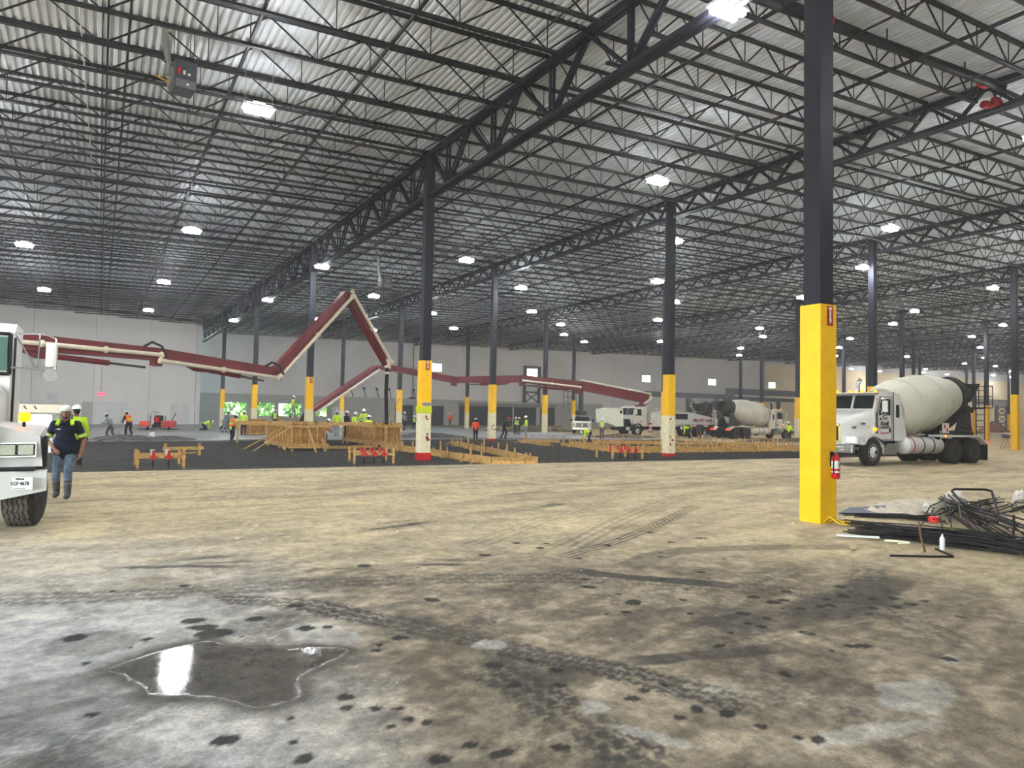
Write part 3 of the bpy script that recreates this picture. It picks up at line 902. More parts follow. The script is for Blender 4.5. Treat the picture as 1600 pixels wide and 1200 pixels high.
lm['up'] = M().box(-.33, -.02, .098, .33, .02, .106).mesh('added_uplight', MT['added_uplight'])  # added strip on the housing top, throws light up at the deck
lm['wire'] = M().tube((0, 0, .1), (0, 0, 1.9), .008, n=4).mesh('cable', MT['alu'])
NM = {0: 'high bay LED light hanging just right of the unit heater', 1: 'high bay LED light tucked against the deep girder near the roof top', 2: 'bright high bay LED light left of the second girder by the red footed column', 3: 'bright high bay LED light right of the yellow fire extinguisher column',
      4: 'high bay LED light hanging near the column behind the mixer cab', 5: 'high bay LED light over the left bay, between the heater light and the white wall', 6: 'high bay LED light nearest the left edge over the left wall', 7: 'high bay LED light close above the left wall top'}


def light_label(i):
    x, y = LP[i]
    ln = round((x + 14.3) / 6.67)
    row = sorted((b, a) for a, b in LP if max(0, round((a + 14.3) / 6.67)) == max(0, ln))
    return 'high bay LED light, %s along the %s line of lights counted from the left wall' % (ORD[row.index((y, x)) + 1], ORD[max(0, ln) + 1])


for i, (x, y) in enumerate(LP):
    z = roof(x, y) - 1.86
    t = thing('high_bay_light', NM.get(i) or light_label(i), 'light', (x, y, z), 0, 'high bay lights under the roof')
    link('housing', lm['housing'], t)
    link('diffuser', lm['bar'], t, (0, -.115, 0)); link('diffuser', lm['bar'], t, (0, .115, 0))
    for s_ in (-.15, .15): link('added_uplight', lm['up'], t, (0, s_, 0))
    for s_ in (-.36, .36): link('cable', lm['wire'], t, (s_, 0, 0))

# thin dust haze hanging in the hall
HZ = bpy.data.materials.new('dust_haze'); HZ.use_nodes = True
nt = HZ.node_tree; nt.nodes.remove(nt.nodes['Principled BSDF'])
vs_ = nt.nodes.new('ShaderNodeVolumeScatter'); vs_.inputs['Density'].default_value = .0014; vs_.inputs['Anisotropy'].default_value = .35
nt.links.new(vs_.outputs[0], nt.nodes['Material Output'].inputs['Volume'])
tag(M().box(XL + .4, YF + .3, -.12, XR - .2, BACK - .5, 15.5).build('haze', HZ), 'thin dust haze hanging under the roof', 'haze', kind='stuff')

# chips and crumbs of concrete on the road
rng = random.Random(31); m = M()
for _ in range(120):
    x, y = (rng.gauss(-7.5, 1.5), rng.gauss(-15, .8)) if rng.random() < .5 else (rng.uniform(-10, 0), rng.uniform(-21.5, -13))
    r = rng.uniform(.008, .03) if y > -17 else rng.uniform(.003, .008); m.ball((x, y, r * .4), r * rng.uniform(.8, 1.6), r, r * .6, 5, 4)
tag(m.build('debris', mat('concrete_crumbs', (.74, .70, .62), .9)), 'pale crumbs of concrete scattered over the haul road', 'debris', kind='stuff')
# ------------------------------------------------------------------ trucks
def loft(m, secs):
    n = len(secs[0]); vs = [p for s in secs for p in s]; fs = []
    for i in range(len(secs) - 1):
        for k in range(n):
            k2 = (k + 1) % n
            fs.append((i * n + k, i * n + k2, (i + 1) * n + k2, (i + 1) * n + k))
    fs.append(tuple(range(n))[::-1]); fs.append(tuple((len(secs) - 1) * n + k for k in range(n)))
    return m.add(vs, fs)


def hood_sec(x, w, zb, zt, r):
    pts = [(x, -w, zb), (x, w, zb)]
    for a in range(5):
        t = a / 4 * PI / 2
        pts.append((x, w - r + r * math.cos(t) * 1.0, zt - r * .9 + r * .9 * math.sin(t)))
    for a in range(5):
        t = PI / 2 + a / 4 * PI / 2
        pts.append((x, -w + r + r * math.cos(t), zt - r * .9 + r * .9 * math.sin(t)))
    return pts


TYC = {}


def wheel(parent, x, y, z, R, wd, side, rimm, dual=False):
    key = (R, wd)
    if key not in TYC:
        m = M().lathe((0, -wd / 2, 0), (0, 1, 0), [(0, R * .58), (0, R * .8), (wd * .08, R * .94), (wd * .2, R), (wd * .8, R), (wd * .92, R * .94), (wd, R * .8), (wd, R * .58)], 28)
        for k in range(4):
            yy = -wd * .28 + wd * .56 * k / 3
            m.lathe((0, yy - .012, 0), (0, 1, 0), [(0, R * 1.0), (0, R * 1.012), (.05, R * 1.012), (.05, R * 1.0)], 28)
        TYC[key] = m.mesh('wheel', MT['tyre'], 40)
    w = link('wheel', TYC[key], parent, (x, y, z))
    rk = (R, wd, side, rimm.name, dual)
    if rk not in TYC:
        q = M(); s = side; dz = -.10 if dual else .02
        o = (0, s * wd / 2, 0)
        q.lathe(o, (0, s, 0), [(-.10, R * .585), (.0, R * .6), (.0, R * .55), (dz - .03, R * .5), (dz, R * .36), (dz + .06 if not dual else dz + .02, R * .17), (dz + .09 if not dual else dz + .05, R * .14), (dz + .09, .01)], 24)
        for k in range(10):
            a = 2 * PI * k / 10
            q.lathe((R * .21 * math.cos(a), s * (wd / 2 + dz + .03), R * .21 * math.sin(a)), (0, s, 0), [(0, .018), (.05, .014)], 6)
        q.cur = 1
        for k in range(10):
            a = 2 * PI * (k + .5) / 10
            q.lathe((R * .41 * math.cos(a), s * (wd / 2 + dz - .02), R * .41 * math.sin(a)), (0, s, 0), [(0, R * .06), (.012, R * .06)], 8)
        q.lathe((0, s * (wd / 2 + dz + .02), 0), (0, s, 0), [(.0, R * .15), (.09, R * .13), (.1, .01)], 12)
        TYC[rk] = q.mesh('rim', [rimm, MT['blackm']], 40)
    link('rim', TYC[rk], w)
    return w


MT['drumw'] = mat('dusty_cream_drum', (.80, .79, .73), .55, var=.12, scale=1.2)
MT['drumdark'] = mat('cement_caked_drum', (.24, .235, .22), .8, var=.5, scale=3, tint=(.12, .12, .12))
MT['drumgrey'] = mat('grey_drum_head', (.62, .61, .57), .6, var=.12, scale=2)
MT['rimdirty'] = mat('dusty_steel_rim', (.52, .51, .49), .6, 0, var=.3)
MT['grille_frame'] = mat('headlit_grille_frame', (.95, .93, .66), .35)  # yellowish headlight reflection is put into the frame colour
MT['grille'] = mat('dark_grille', (.35, .34, .33), .4, .6, var=.2)


def mixer(name, label, loc, rotz, scale=1.0, hero=True, grp=None):
    t = thing(name, label, 'mixer truck', loc, rotz, grp, scale)
    wp = MT['white'] if hero else MT['whitedirty']
    m = M(); m.box(-8.0, -.47, .72, 1.0, -.37, 1.0).box(-8.0, .37, .72, 1.0, .47, 1.0)
    for x in (.6, -1.2, -3, -4.6, -6.3, -7.9): m.box(x - .06, -.4, .76, x + .06, .4, .96)
    m.tube((0, -1.0, .5), (0, 1.0, .5), .09); m.tube((-5.6, -1, .52), (-5.6, 1, .52), .1); m.tube((-7.05, -1, .52), (-7.05, 1, .52), .1)
    m.build('chassis', MT['blackm'], t)
    # hood
    hd = loft(M(), [hood_sec(1.1, .60, .82, 1.66, .2), hood_sec(.95, .66, .82, 1.76, .24), hood_sec(.35, .80, .85, 1.98, .3), hood_sec(-.36, .96, .95, 2.2, .34)]).build('hood', wp, t, 35)
    for s in (-1, 1):
        m = M(); arc = []
        for k in range(13):
            a = PI * (k / 12); arc.append((.72 * math.cos(a), .56 + .72 * math.sin(a)))
        inn = [(.6 * math.cos(PI * (k / 12)), .56 + .6 * math.sin(PI * (k / 12))) for k in range(12, -1, -1)]
        m.xz([(1.0, .86), (.98, 1.12), (.72, 1.2)] + arc[2:-1] + [(-.78, .9)] + [(-.66, .9)] + inn[1:-2] + [(.62, .82)], s * .62, s * 1.2)
        fd = m.build('fender', wp, t, 30)
        h = M().rbox(.80, min(s * .72, s * 1.08), .93, 1.03, max(s * .72, s * 1.08), 1.13, .04).build('headlamp', MT['headlamp'] if hero else MT['alu'], t)
        M().rbox(-.05, s * .98 - .02, 1.5, .1, s * .98 + .02, 1.55, .01).build('fender_lamp', MT['white'], fd)
        q = M().rbox(-.46, s * .985 - .05, 1.36, -.3, s * .985 + .05, 1.5, .03).build('side_marker_lamp', MT['amber'], t)
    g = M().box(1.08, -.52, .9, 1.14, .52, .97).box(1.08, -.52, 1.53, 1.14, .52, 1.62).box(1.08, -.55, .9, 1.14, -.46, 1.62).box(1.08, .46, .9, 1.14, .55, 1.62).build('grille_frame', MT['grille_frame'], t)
    m = M().box(1.07, -.46, .97, 1.1, .46, 1.53)
    for k in range(14): m.box(1.1, -.43 + k * .066 - .012, .97, 1.125, -.43 + k * .066 + .012, 1.53)
    m.build('grille', MT['grille'], g)
    bp = M().rbox(1.1, -1.16, .5, 1.28, 1.16, .83, .04).build('bumper', MT['alu'], t)
    if hero:
        pl = M().box(1.28, .42, .6, 1.29, .8, .76).build('licence_plate', MT['white'], bp)
        text('GA 1957', .1, MT['blackm'], 'lettering', pl, (1.293, .61, .68), (PI / 2, 0, PI / 2))
        M().lathe((1.27, .1, .66), (1, 0, 0), [(0, .04), (.015, .04)], 10).build('tow_hole', MT['blackm'], bp)
        text('109', .17, MT['blackm'], 'lettering', hd, (.62, .765, 1.48), (PI / 2, 0, PI - .13))
        M().box(.1, .85, 1.62, .35, .9, 1.68).build('badge', MT['chrome'], hd)
    # cab
    prof = [(-.30, .98), (-.33, 2.2), (-.52, 2.8), (-.66, 2.9), (-1.58, 2.95), (-1.58, .98)]
    cb = M().xz(prof, -1.0, 1.0); cab = cb.build('cab', wp, t, 20)
    M().rbox(-.62, -1.0, 2.8, -.28, 1.0, 2.87, .02).build('sun_visor', MT['alu'] if hero else wp, t)
    for yy in (-.85, -.28, 0, .28, .85):
        M().lathe((-.6, yy, 2.9), (0, 0, 1), [(0, .06), (.05, .055), (.09, .03)], 8).build('roof_lamp', MT['amber'], t)
    d = V((-.52 + .33, 0, .6)).normalized()
    for s in (-1, 1):
        a = [(-.325, s * .06, 2.24), (-.325, s * .92, 2.24), (-.495, s * .9, 2.76), (-.495, s * .06, 2.76)]
        M().prism(a, (.02, 0, .007)).build('windscreen', MT['glass'], t)
        dr = M().xz([(-.48, 1.02), (-.48, 2.12), (-.66, 2.72), (-1.38, 2.72), (-1.38, 1.02)], s * 1.0, s * 1.025).build('door', wp, t)
        M().xz([(-.56, 1.98), (-.56, 2.2), (-.70, 2.64), (-1.3, 2.64), (-1.3, 1.98)], s * 1.024, s * 1.036).build('door_window', MT['glass'], dr)
        q = M()
        for (p, r_) in (((-.48, 1.02), (-.48, 2.12)), ((-.48, 2.12), (-.66, 2.72)), ((-.66, 2.72), (-1.38, 2.72)), ((-1.38, 2.72), (-1.38, 1.02)), ((-1.38, 1.02), (-.48, 1.02)), ((-.4, 1.2), (-.4, 2.1)), ((-1.5, .98), (-1.5, 2.9))):
            q.bar((p[0], s * 1.02, p[1]), (r_[0], s * 1.02, r_[1]), .022)
        q.build('door_seal', MT['blackm'], dr)
        M().rbox(-1.3, s * 1.03 - .015, 1.3, -1.2, s * 1.03 + .015, 1.48, .01).build('door_handle', MT['blackm'], dr)
        if s == 1 and hero:
            text('Abell', .26, MT['navy'], 'lettering', dr, (-.92, 1.03, 1.66), (PI / 2, 0, PI), bold=.006)
            text('CONCRETE', .13, MT['navy'], 'lettering', dr, (-.92, 1.03, 1.5), (PI / 2, 0, PI), bold=.004)
            text('READY MIX', .10, MT['red'], 'lettering', dr, (-.92, 1.03, 1.28), (PI / 2, 0, PI))
            q = M().prism([(-.72, 1.028, 1.8), (-.6, 1.028, 1.8), (-.66, 1.028, 1.92)], (0, .006, 0)); q.build('emblem', MT['navy'], dr)
        mr = M().path([(-.42, s * 1.0, 2.62), (-.35, s * 1.38, 2.62), (-.38, s * 1.42, 2.55), (-.38, s * 1.42, 2.02), (-.35, s * 1.38, 1.98), (-.44, s * 1.0, 1.98)], .016, 6)
        mr.tube((-.42, s * 1.02, 2.6), (-.37, s * 1.3, 1.99), .012, n=5)
        ar = mr.build('mirror_arm', MT['chrome'], t, 40)
        M().rbox(-.44, min(s * 1.28, s * 1.5), 2.1, -.36, max(s * 1.28, s * 1.5), 2.55, .03).build('mirror', wp, ar)
        M().lathe((-.44, s * 1.38, 1.92), (1, 0, 0), [(0, .12), (.03, .12), (.09, .03)], 14).build('round_mirror', MT['chrome'], ar)
        M().rbox(-1.62, min(s * .62, s * 1.12), .42, -.72, max(s * .62, s * 1.12), .86, .05).build('step_box', MT['alu'], t)
        # slanted panel carrying the drum, with a quarter window
        pn = M().xz([(-1.6, .98), (-2.55, .98), (-2.4, 1.2), (-1.95, 2.86), (-1.6, 2.9)], s * .86, s * 1.0).build('drum_front_panel', wp, t)
        M().rbox(-1.92, s * 1.0 - .02, 1.9, -1.7, s * 1.0 + .02, 2.42, .015).build('vent_window', MT['glass'], pn)
        tk = M().lathe((-2.2, s * .86, .78), (-1, 0, 0), [(0, .1), (.05, .25), (.16, .35), (2.5, .35), (2.62, .25), (2.67, .1)], 20)
        tank = tk.build('water_tank', wp, t, 40)
        for xx in (-2.62, -3.3, -4.0):
            M().lathe((xx, s * .86, .78), (-1, 0, 0), [(0, .355), (0, .366), (.05, .366), (.05, .355)], 20).build('tank_strap', MT['blackm'] if xx < -3 else MT['red'], tank, 40)
        wheel(t, 0, s * 1.0, .54, .54, .33, s, MT['rimw'] if hero else MT['rimdirty'])
        for xx in (-5.6, -7.05):
            wheel(t, xx, s * 1.05, .53, .53, .28, s, MT['rimdirty'], True)
            wheel(t, xx, s * .72, .53, .53, .28, s, MT['rimdirty'], True)
        M().xz([(-4.55, 1.22), (-7.4, 1.22), (-8.0, .86), (-8.0, .80), (-7.38, 1.14), (-4.55, 1.14)], s * .62, s * 1.24).build('rear_fender', wp, t)
        M().box(-8.06, min(s * .66, s * 1.2), .12, -8.0, max(s * .66, s * 1.2), .82).build('mud_flap', MT['black'], t)
        M().rbox(-8.12, min(s * .8, s * 1.2), .84, -8.0, max(s * .8, s * 1.2), .96, .02).build('tail_lamp', MT['redlamp'], t)
        M().box(-4.6, min(s * .6, s * 1.1), .62, -4.35, max(s * .6, s * 1.1), 1.14).build('battery_box', MT['blackm'], t)
        M().lathe((-4.75, s * 1.23, 1.18), (0, s, 0), [(0, .05), (.04, .04)], 8).build('clearance_lamp', MT['amber'], t)
    M().path([(-1.75, -.72, 1.0), (-1.75, -.72, 3.2), (-1.78, -.72, 3.35), (-1.92, -.72, 3.5)], .085, 10).build('exhaust_stack', MT['chrome'] if hero else MT['blackm'], t, 40)
    # drum
    A = V((-1.95, 0, 2.08)); B = V((-8.05, 0, 3.12)); ax = (B - A).normalized(); L = (B - A).length
    dm = M().lathe(A, ax, [(.0, .35), (.02, .7), (.35, .98), (.9, 1.17), (1.35, 1.235), (2.9, 1.235), (3.6, 1.15), (L * .86, .72)], 40).build('drum', MT['drumw'], t, 40)
    for tt, rr in ((1.36, 1.24), (2.9, 1.24)):
        M().lathe(A + ax * tt, ax, [(-.02, rr - .01), (-.02, rr + .012), (.02, rr + .012), (.02, rr - .01)], 40).build('drum_seam', MT['drumw'], dm, 40)
    M().lathe(A, ax, [(-.03, .3), (.0, .72), (.34, .99), (.36, .985)], 40).build('drum_head', MT['drumgrey'], dm, 40)
    M().lathe(A, ax, [(L * .80, .835), (L * .86, .735), (L * .96, .56), (L, .54), (L, .45), (L * .9, .4)], 32).build('drum_mouth', MT['drumdark'], dm, 40)
    M().lathe(A + ax * (L * .86), ax, [(-.1, .72), (-.1, .85), (.1, .85), (.1, .7)], 32).build('roller_ring', MT['drumdark'], dm, 40)
    m = M()
    for s in (-1, 1):
        m.xz([(-6.3, 1.0), (-7.6, 1.0), (-7.45, 2.5), (-7.1, 2.5)], s * .62, s * .8)
    m.box(-7.7, -.8, 2.2, -7.2, .8, 2.45)
    m.build('rear_pedestal', MT['drumdark'], t)
    m = M(); loft(m, [[(-8.1, -.3, 2.7), (-8.45, -.3, 2.7), (-8.45, .3, 2.7), (-8.1, .3, 2.7)], [(-7.7, -.55, 3.5), (-8.75, -.55, 3.55), (-8.75, .55, 3.55), (-7.7, .55, 3.5)]])
    m.build('charge_hopper', MT['drumdark'], t)
    m = M().path([(-8.2, 0, 2.6), (-8.2, -.2, 2.2), (-8.25, -.6, 1.8), (-8.3, -1.0, 1.5)] if hero else [(-8.2, 0, 2.6), (-8.3, -.2, 2.3), (-8.5, -.5, 2.12), (-8.85, -.7, 2.0)], [.3, .3, .26, .24], 10); m.build('discharge_chute', MT['drumdark'], t, 40)
    m = M().path([(-7.6, .75, 1.25), (-7.2, .95, 1.3), (-6.4, 1.0, 1.36), (-5.0, .95, 1.3)], [.05, .12, .12, .05], 8); m.build('spare_chute', MT['drumdark'], t, 40)
    m = M()
    for yy in (.62, .98): m.tube((-8.25, yy, .9), (-8.25, yy, 3.45), .025, n=6)
    for k in range(9): m.tube((-8.25, .62, 1.05 + k * .27), (-8.25, .98, 1.05 + k * .27), .018, n=5)
    m.box(-8.7, .5, 2.42, -8.05, 1.1, 2.46)
    for (xx, yy) in ((-8.7, .5), (-8.7, 1.1), (-8.05, 1.1)): m.tube((xx, yy, 2.46), (xx, yy, 3.42), .022, n=6)
    m.path([(-8.7, .5, 3.42), (-8.7, 1.1, 3.42), (-8.05, 1.1, 3.42)], .022, 6); m.path([(-8.7, .5, 2.95), (-8.7, 1.1, 2.95), (-8.05, 1.1, 2.95)], .018, 6)
    m.build('ladder_platform', MT['drumdark'], t)
    sg = M().box(-5.2, 1.1, 1.3, -4.75, 1.13, 1.72).build('warning_sign', MT['white'], t)
    q = M().box(-5.12, 1.13, 1.36, -5.0, 1.136, 1.5); q.box(-4.95, 1.13, 1.5, -4.83, 1.136, 1.66); q.build('red_check', MT['red'], sg)
    return t


HERO = mixer('mixer_truck', 'big white concrete mixer truck facing the yellow column, headlights on, cream drum', (15.36, -7.05, 0), PI)
MIX2 = mixer('mixer_truck', 'second mixer truck facing the other way, at the pump truck tail with red lamps lit', (43.1, 19.85, 0), 0, .9, False)
MIX3 = mixer('mixer_truck', 'third mixer truck half hidden behind the second one, dark drum mouth showing', (50.2, 29.6, 0), 0, .9, False)

# ------------------------------------------------------------------ pump trucks
def boom_section(parent, p, q, h0, h1, w, name, m=None, sag=0.0):
    """box girder arm from p to q, depth h0 -> h1"""
    p = V(p); q = V(q); d = (q - p).normalized()
    sd = d.cross(V((0, 0, 1))).normalized(); up = sd.cross(d).normalized()
    secs = []
    n = 6
    for i in range(n + 1):
        t = i / n; h = h0 + (h1 - h0) * t
        c = p + (q - p) * t + up * (sag * math.sin(PI * t))
        secs.append([c - sd * w / 2 - up * h / 2, c + sd * w / 2 - up * h / 2, c + sd * w / 2 + up * h / 2, c - sd * w / 2 + up * h / 2])
    mm = m or M()
    loft(mm, secs)
    return mm, d, sd, up


def boom(t, pts, hs, w, side, pipes, rods, pr=.075, pipe_off=None):
    n = len(pts)
    for i in range(n - 1):
        m, d, sd, up = boom_section(t, pts[i], pts[i + 1], hs[i], hs[i + 1], w, 'b')
        # flanges, lugs along the arm
        p, q = V(pts[i]), V(pts[i + 1]); L = (q - p).length
        for s_ in (-1, 1):
            m.bar(p + up * (s_ * hs[i] * .5), q + up * (s_ * hs[i + 1] * .5), w * 1.14, .035, up=up)
        arm = m.build('boom_arm', MT['maroon'], t, 30)
        kn = M()
        if i > 0:
            kn.lathe(p - sd * (w * .75), sd, [(0, hs[i] * .42), (w * 1.5, hs[i] * .42)], 14)
            kn.cbox(p - up * hs[i] * .55, hs[i] * .7, w * 1.1, hs[i] * .9, Matrix((d, sd, up)).transposed())
            kn.build('boom_knuckle', MT['maroon'], t, 30)
            M().lathe(p - sd * (w * .9), sd, [(0, hs[i] * .16), (w * 1.8, hs[i] * .16)], 10).build('knuckle_pin', MT['blackm'], t)
        if i in pipes:
            off = sd * side * (w / 2 + pr + .03) + up * (pipes[i] * hs[i])
            pp = M().tube(p + off, q + off, pr, n=10)
            po_ = pp.build('delivery_pipe', MT['pipe'], t, 40)
            kk = max(2, int(L / 2.2))
            for k in range(kk + 1):
                c = p + (q - p) * (k / kk) + off
                M().lathe(c - d * .05, d, [(0, pr * 1.0), (0, pr * 1.5), (.1, pr * 1.5), (.1, pr)], 10).build('pipe_clamp', MT['pipe'], po_)
                if 0 < k < kk:
                    M().bar(c, c - off * .8, .05, .05).build('pipe_bracket', MT['maroon'], po_)
        if i in rods:
            a, b_, dn = rods[i]
            c0 = p + (q - p) * a - up * (hs[i] * .5 + .12 * dn); c1 = p + (q - p) * b_ - up * (hs[i + 1] * .5 + .32 * dn)
            cy = M().tube(c0, c0 + (c1 - c0) * .6, .12 * w / .4, n=10).build('hydraulic_cylinder', MT['maroon'], t, 40)
            M().tube(c0 + (c1 - c0) * .6, c1, .055 * w / .4, n=8).build('piston_rod', MT['chrome'], cy, 40)
            q2 = M(); q2.prism([c0 + up * .1 - d * .9 - sd * w * .3, c0 + up * .3 + d * .5 - sd * w * .3, c0 - up * .12 + d * .1 - sd * w * .3, c0 - up * .12 - d * .3 - sd * w * .3], sd * w * .6)
            q2.build('cylinder_lug', MT['maroon'], t)


def elbow(t, a, c, b_, r):
    a, c, b_ = V(a), V(c), V(b_)
    pts = [(a * (1 - k) ** 2 + c * 2 * k * (1 - k) + b_ * k * k) for k in [j / 8 for j in range(9)]]
    M().path(pts, r, 10).build('pipe_elbow', MT['pipe'], t, 40)


P1 = thing('boom_pump', 'nearer maroon pump boom with cream pipe, bent into a tall peak over the forms', 'pump boom', (-21.0, -1.0, -.14))
rel = lambda p: V(p) - V((-21.0, -1.0, -.14))
b1 = [(-14.67, 2.77, 3.88), (-8.87, 6.39, 3.86), (-3.72, 9.2, 3.48), (-.06, 10.4, 7.72), (2.85, 12.3, 4.36)]
b0 = [(-21.0, -1.0, 4.0)] + b1
boom(P1, [rel(p) for p in b0], [.62, .56, .46, .40, .30, .2], .34, 1, {0: 0.0, 1: -.05, 2: -.55, 3: -.62, 4: .45}, {1: (.38, .93, 1.0), 2: (.35, .9, .8)}, .085)
m = M().box(-3, -1.25, .9, 2.5, 1.25, 1.5).box(-.5, -.5, 1.5, .5, .5, 4.1); m.box(-2.6, -1.2, 0, -1.4, 1.2, .95); m.box(1, -1.2, 0, 2.2, 1.2, .95)
m.build('pump_deck', MT['whitedirty'], P1)
for p in (b1[1], b1[2]):
    q = rel(p)
    M().path([q + V((-.5, -.35, .25)), q + V((-.2, -.4, .45)), q + V((.15, -.4, .3)), q + V((.35, -.35, -.1))], .05, 8).build('hydraulic_hose', MT['blackm'], P1, 40)
hz = rel((2.85, 12.3, 4.36))
elbow(P1, hz + V((-.1, -.2, .2)), hz + V((.1, -.25, .25)), hz + V((.1, -.2, -.25)), .1)
for dz in (.15, -.2, -.55): M().lathe(hz + V((.0, -.2, dz)), (0, 0, 1), [(0, .15), (.12, .15)], 10).build('pipe_clamp', MT['pipe'], P1)
M().path([hz + V((0, -.2, -.2)), hz + V((-.03, -.18, -1.5)), hz + V((.05, -.15, -3.2)), hz + V((.02, -.1, -4.35))], .1, 10).build('delivery_hose', MT['black'], P1, 40)

# far pump truck with its tilted bonnet
PT = thing('pump_truck', 'white boom pump truck with tilted open bonnet and maroon boom, phone number on its side', 'pump truck', (30.1, 24.9, 0), PI, None, .9)
M().box(-11.2, -.45, .7, 1.3, .45, 1.0).build('chassis', MT['blackm'], PT)
cabm = M().xz([(.35, 1.15), (.5, 1.5), (.48, 2.1), (.28, 2.82), (.15, 2.92), (-1.25, 2.95), (-1.25, 1.0), (.35, 1.0)], -1.05, 1.05).build('cab', MT['whitedirty'], PT, 20)
for s in (-1, 1):
    M().prism([(.485, s * .05, 2.12), (.485, s * .98, 2.12), (.305, s * .95, 2.76), (.305, s * .05, 2.76)], (.02, 0, .006)).build('windscreen', MT['glass'], PT)
    dr = M().xz([(.3, 1.1), (.3, 2.1), (.1, 2.75), (-.6, 2.75), (-.6, 1.1)], s * 1.05, s * 1.075).build('door', MT['whitedirty'], PT)
    M().xz([(.22, 2.05), (.22, 2.12), (.06, 2.68), (-.5, 2.68), (-.5, 2.05)], s * 1.074, s * 1.085).build('door_window', MT['glass'], dr)
    M().box(-.5, s * 1.08 - .01, 1.4, -.35, s * 1.08 + .01, 1.48).build('door_handle', MT['blackm'], dr)
    M().rbox(.25, s * 1.3 - .1, 2.15, .33, s * 1.3 + .1, 2.65, .03).build('mirror', MT['white'], M().path([(.4, s * 1.05, 2.7), (.3, s * 1.3, 2.7), (.3, s * 1.3, 2.1), (.4, s * 1.05, 2.1)], .02, 6).build('mirror_arm', MT['blackm'], PT))
    wheel(PT, 0, s * 1.0, .54, .54, .33, s, MT['rimw'])
    for xx in (-6.2, -7.6): wheel(PT, xx, s * 1.05, .53, .53, .28, s, MT['rimdirty'], True)
    arc = [(.74 * math.cos(PI * k / 10), .56 + .74 * math.sin(PI * k / 10)) for k in range(11)]
    inn = [(.62 * math.cos(PI * k / 10), .56 + .62 * math.sin(PI * k / 10)) for k in range(10, -1, -1)]
    M().xz(arc + inn, s * .75, s * 1.2).build('fender', MT['blackm'], PT, 30)
    lg = M().rbox(-1.75, s * 1.1 - .1, .25, -1.5, s * 1.1 + .1, 1.55, .02).build('outrigger_leg', MT['white'], PT)
    for k in range(3): M().box(-1.76, s * 1.1 - .11, .4 + k * .4, -1.49, s * 1.1 + .11, .55 + k * .4).build('red_band', MT['red'], lg)
    M().lathe((-1.62, s * 1.1, .0), (0, 0, 1), [(0, .25), (.1, .2), (.1, .08), (.25, .08)], 12).build('outrigger_foot', MT['alu'], lg)
    lg = M().rbox(-11.35, s * 1.3 - .1, .2, -11.15, s * 1.3 + .1, 2.0, .02).build('outrigger_leg', MT['white'], PT)
    for k in range(4): M().box(-11.36, s * 1.3 - .11, .5 + k * .35, -11.14, s * 1.3 + .11, .64 + k * .35).build('red_band', MT['red'], lg)
    M().lathe((-11.25, s * 1.3, .0), (0, 0, 1), [(0, .25), (.1, .2), (.1, .08), (.25, .08)], 12).build('outrigger_foot', MT['alu'], lg)
    sp = M().xz([(-3.3, 1.25), (-3.3, 2.45), (-6.6, 2.5), (-11.3, 1.78), (-11.3, 1.32)], s * 1.1, s * 1.22).build('side_panel', MT['white'], PT)
    if s == 1:
        text('866-357-1666', .40, mat('maroon_lettering', (.50, .12, .14), .6), 'lettering', sp, (-8.45, 1.225, 1.68), (PI / 2, 0, PI), bold=.014, sx=1.15)
        M().box(-6.4, 1.22, 1.75, -4.2, 1.23, 2.3).build('dark_vent', MT['blackm'], sp)
    M().box(-4.5, s * .8, .55, -3.2, s * 1.15, 1.45).build('tool_box', MT['alu'], PT)
# bonnet tipped forwards
m = loft(M(), [[(1.6, -1.0, 1.0), (1.6, 1.0, 1.0), (1.75, 1.05, 2.7), (1.75, -1.05, 2.7)], [(2.3, -.95, .95), (2.3, .95, .95), (2.4, .95, 2.75), (2.4, -.95, 2.75)], [(3.5, -.85, 1.3), (3.5, .85, 1.3), (3.55, .9, 2.62), (3.55, -.9, 2.62)]])
bn = m.build('bonnet', mat('cream_bonnet', (.88, .88, .80), .5, var=.08), PT, 25)
M().box(1.85, 1.0, 2.2, 2.05, 1.06, 2.5).build('lamp_hole', MT['blackm'], bn)
M().rbox(.3, -.6, .8, 1.1, .6, 1.7, .1).build('engine', MT['blackm'], PT)
bp = M().rbox(1.25, -1.15, .6, 1.5, 1.15, .9, .04).build('bumper', MT['blackm'], PT)
M().box(1.0, 1.12, .62, 1.4, 1.16, .95).build('licence_plate', MT['white'], bp)
M().box(-3.3, -1.1, 1.0, -1.7, 1.1, 2.35).build('body_front', MT['whitedirty'], PT)
M().box(-11.1, -1.05, 1.2, -3.2, 1.05, 1.75).build('body_rear', MT['whitedirty'], PT)
M().rbox(-12.4, -.8, .6, -11.1, .8, 1.4, .1).build('pump_hopper', mat('red_hopper', (.42, .10, .10), .6, var=.4), PT)
M().lathe((-1.0, 0, 2.3), (0, 0, 1), [(0, .6), (.35, .55), (.5, .4), (.8, .38)], 16).build('turret', MT['maroon'], PT, 30)
M().bar((-1.0, .1, 2.75), (-1.2, 1.0, 3.6), .5, .45).build('boom_pedestal', MT['maroon'], PT)
M().lathe((-3.5, -.3, 2.7), (-1, 0, 0), [(0, .1), (1.6, .1)], 10).build('rail_pipe', MT['pipe'], PT)
relb = lambda p: (V((30.1, 24.9, 0)) - V(p)) / .9
def rb(p):
    q = relb(p); q.z = p[2] / .9
    return q
bb = [(31.3, 24.0, 3.35), (24.22, 24.41, 4.28), (19.23, 25.49, 4.66), (13.38, 25.95, 4.36), (7.43, 24.7, 4.99), (6.2, 24.0, 4.85), (.35, 18.52, 1.7)]
boom(PT, [rb(p) for p in bb], [.95, .8, .62, .52, .40, .34, .24], .42, -1, {0: .5, 1: -.2, 5: -.5}, {1: (.25, .95, .9), 2: (.3, .85, .6)}, .09)
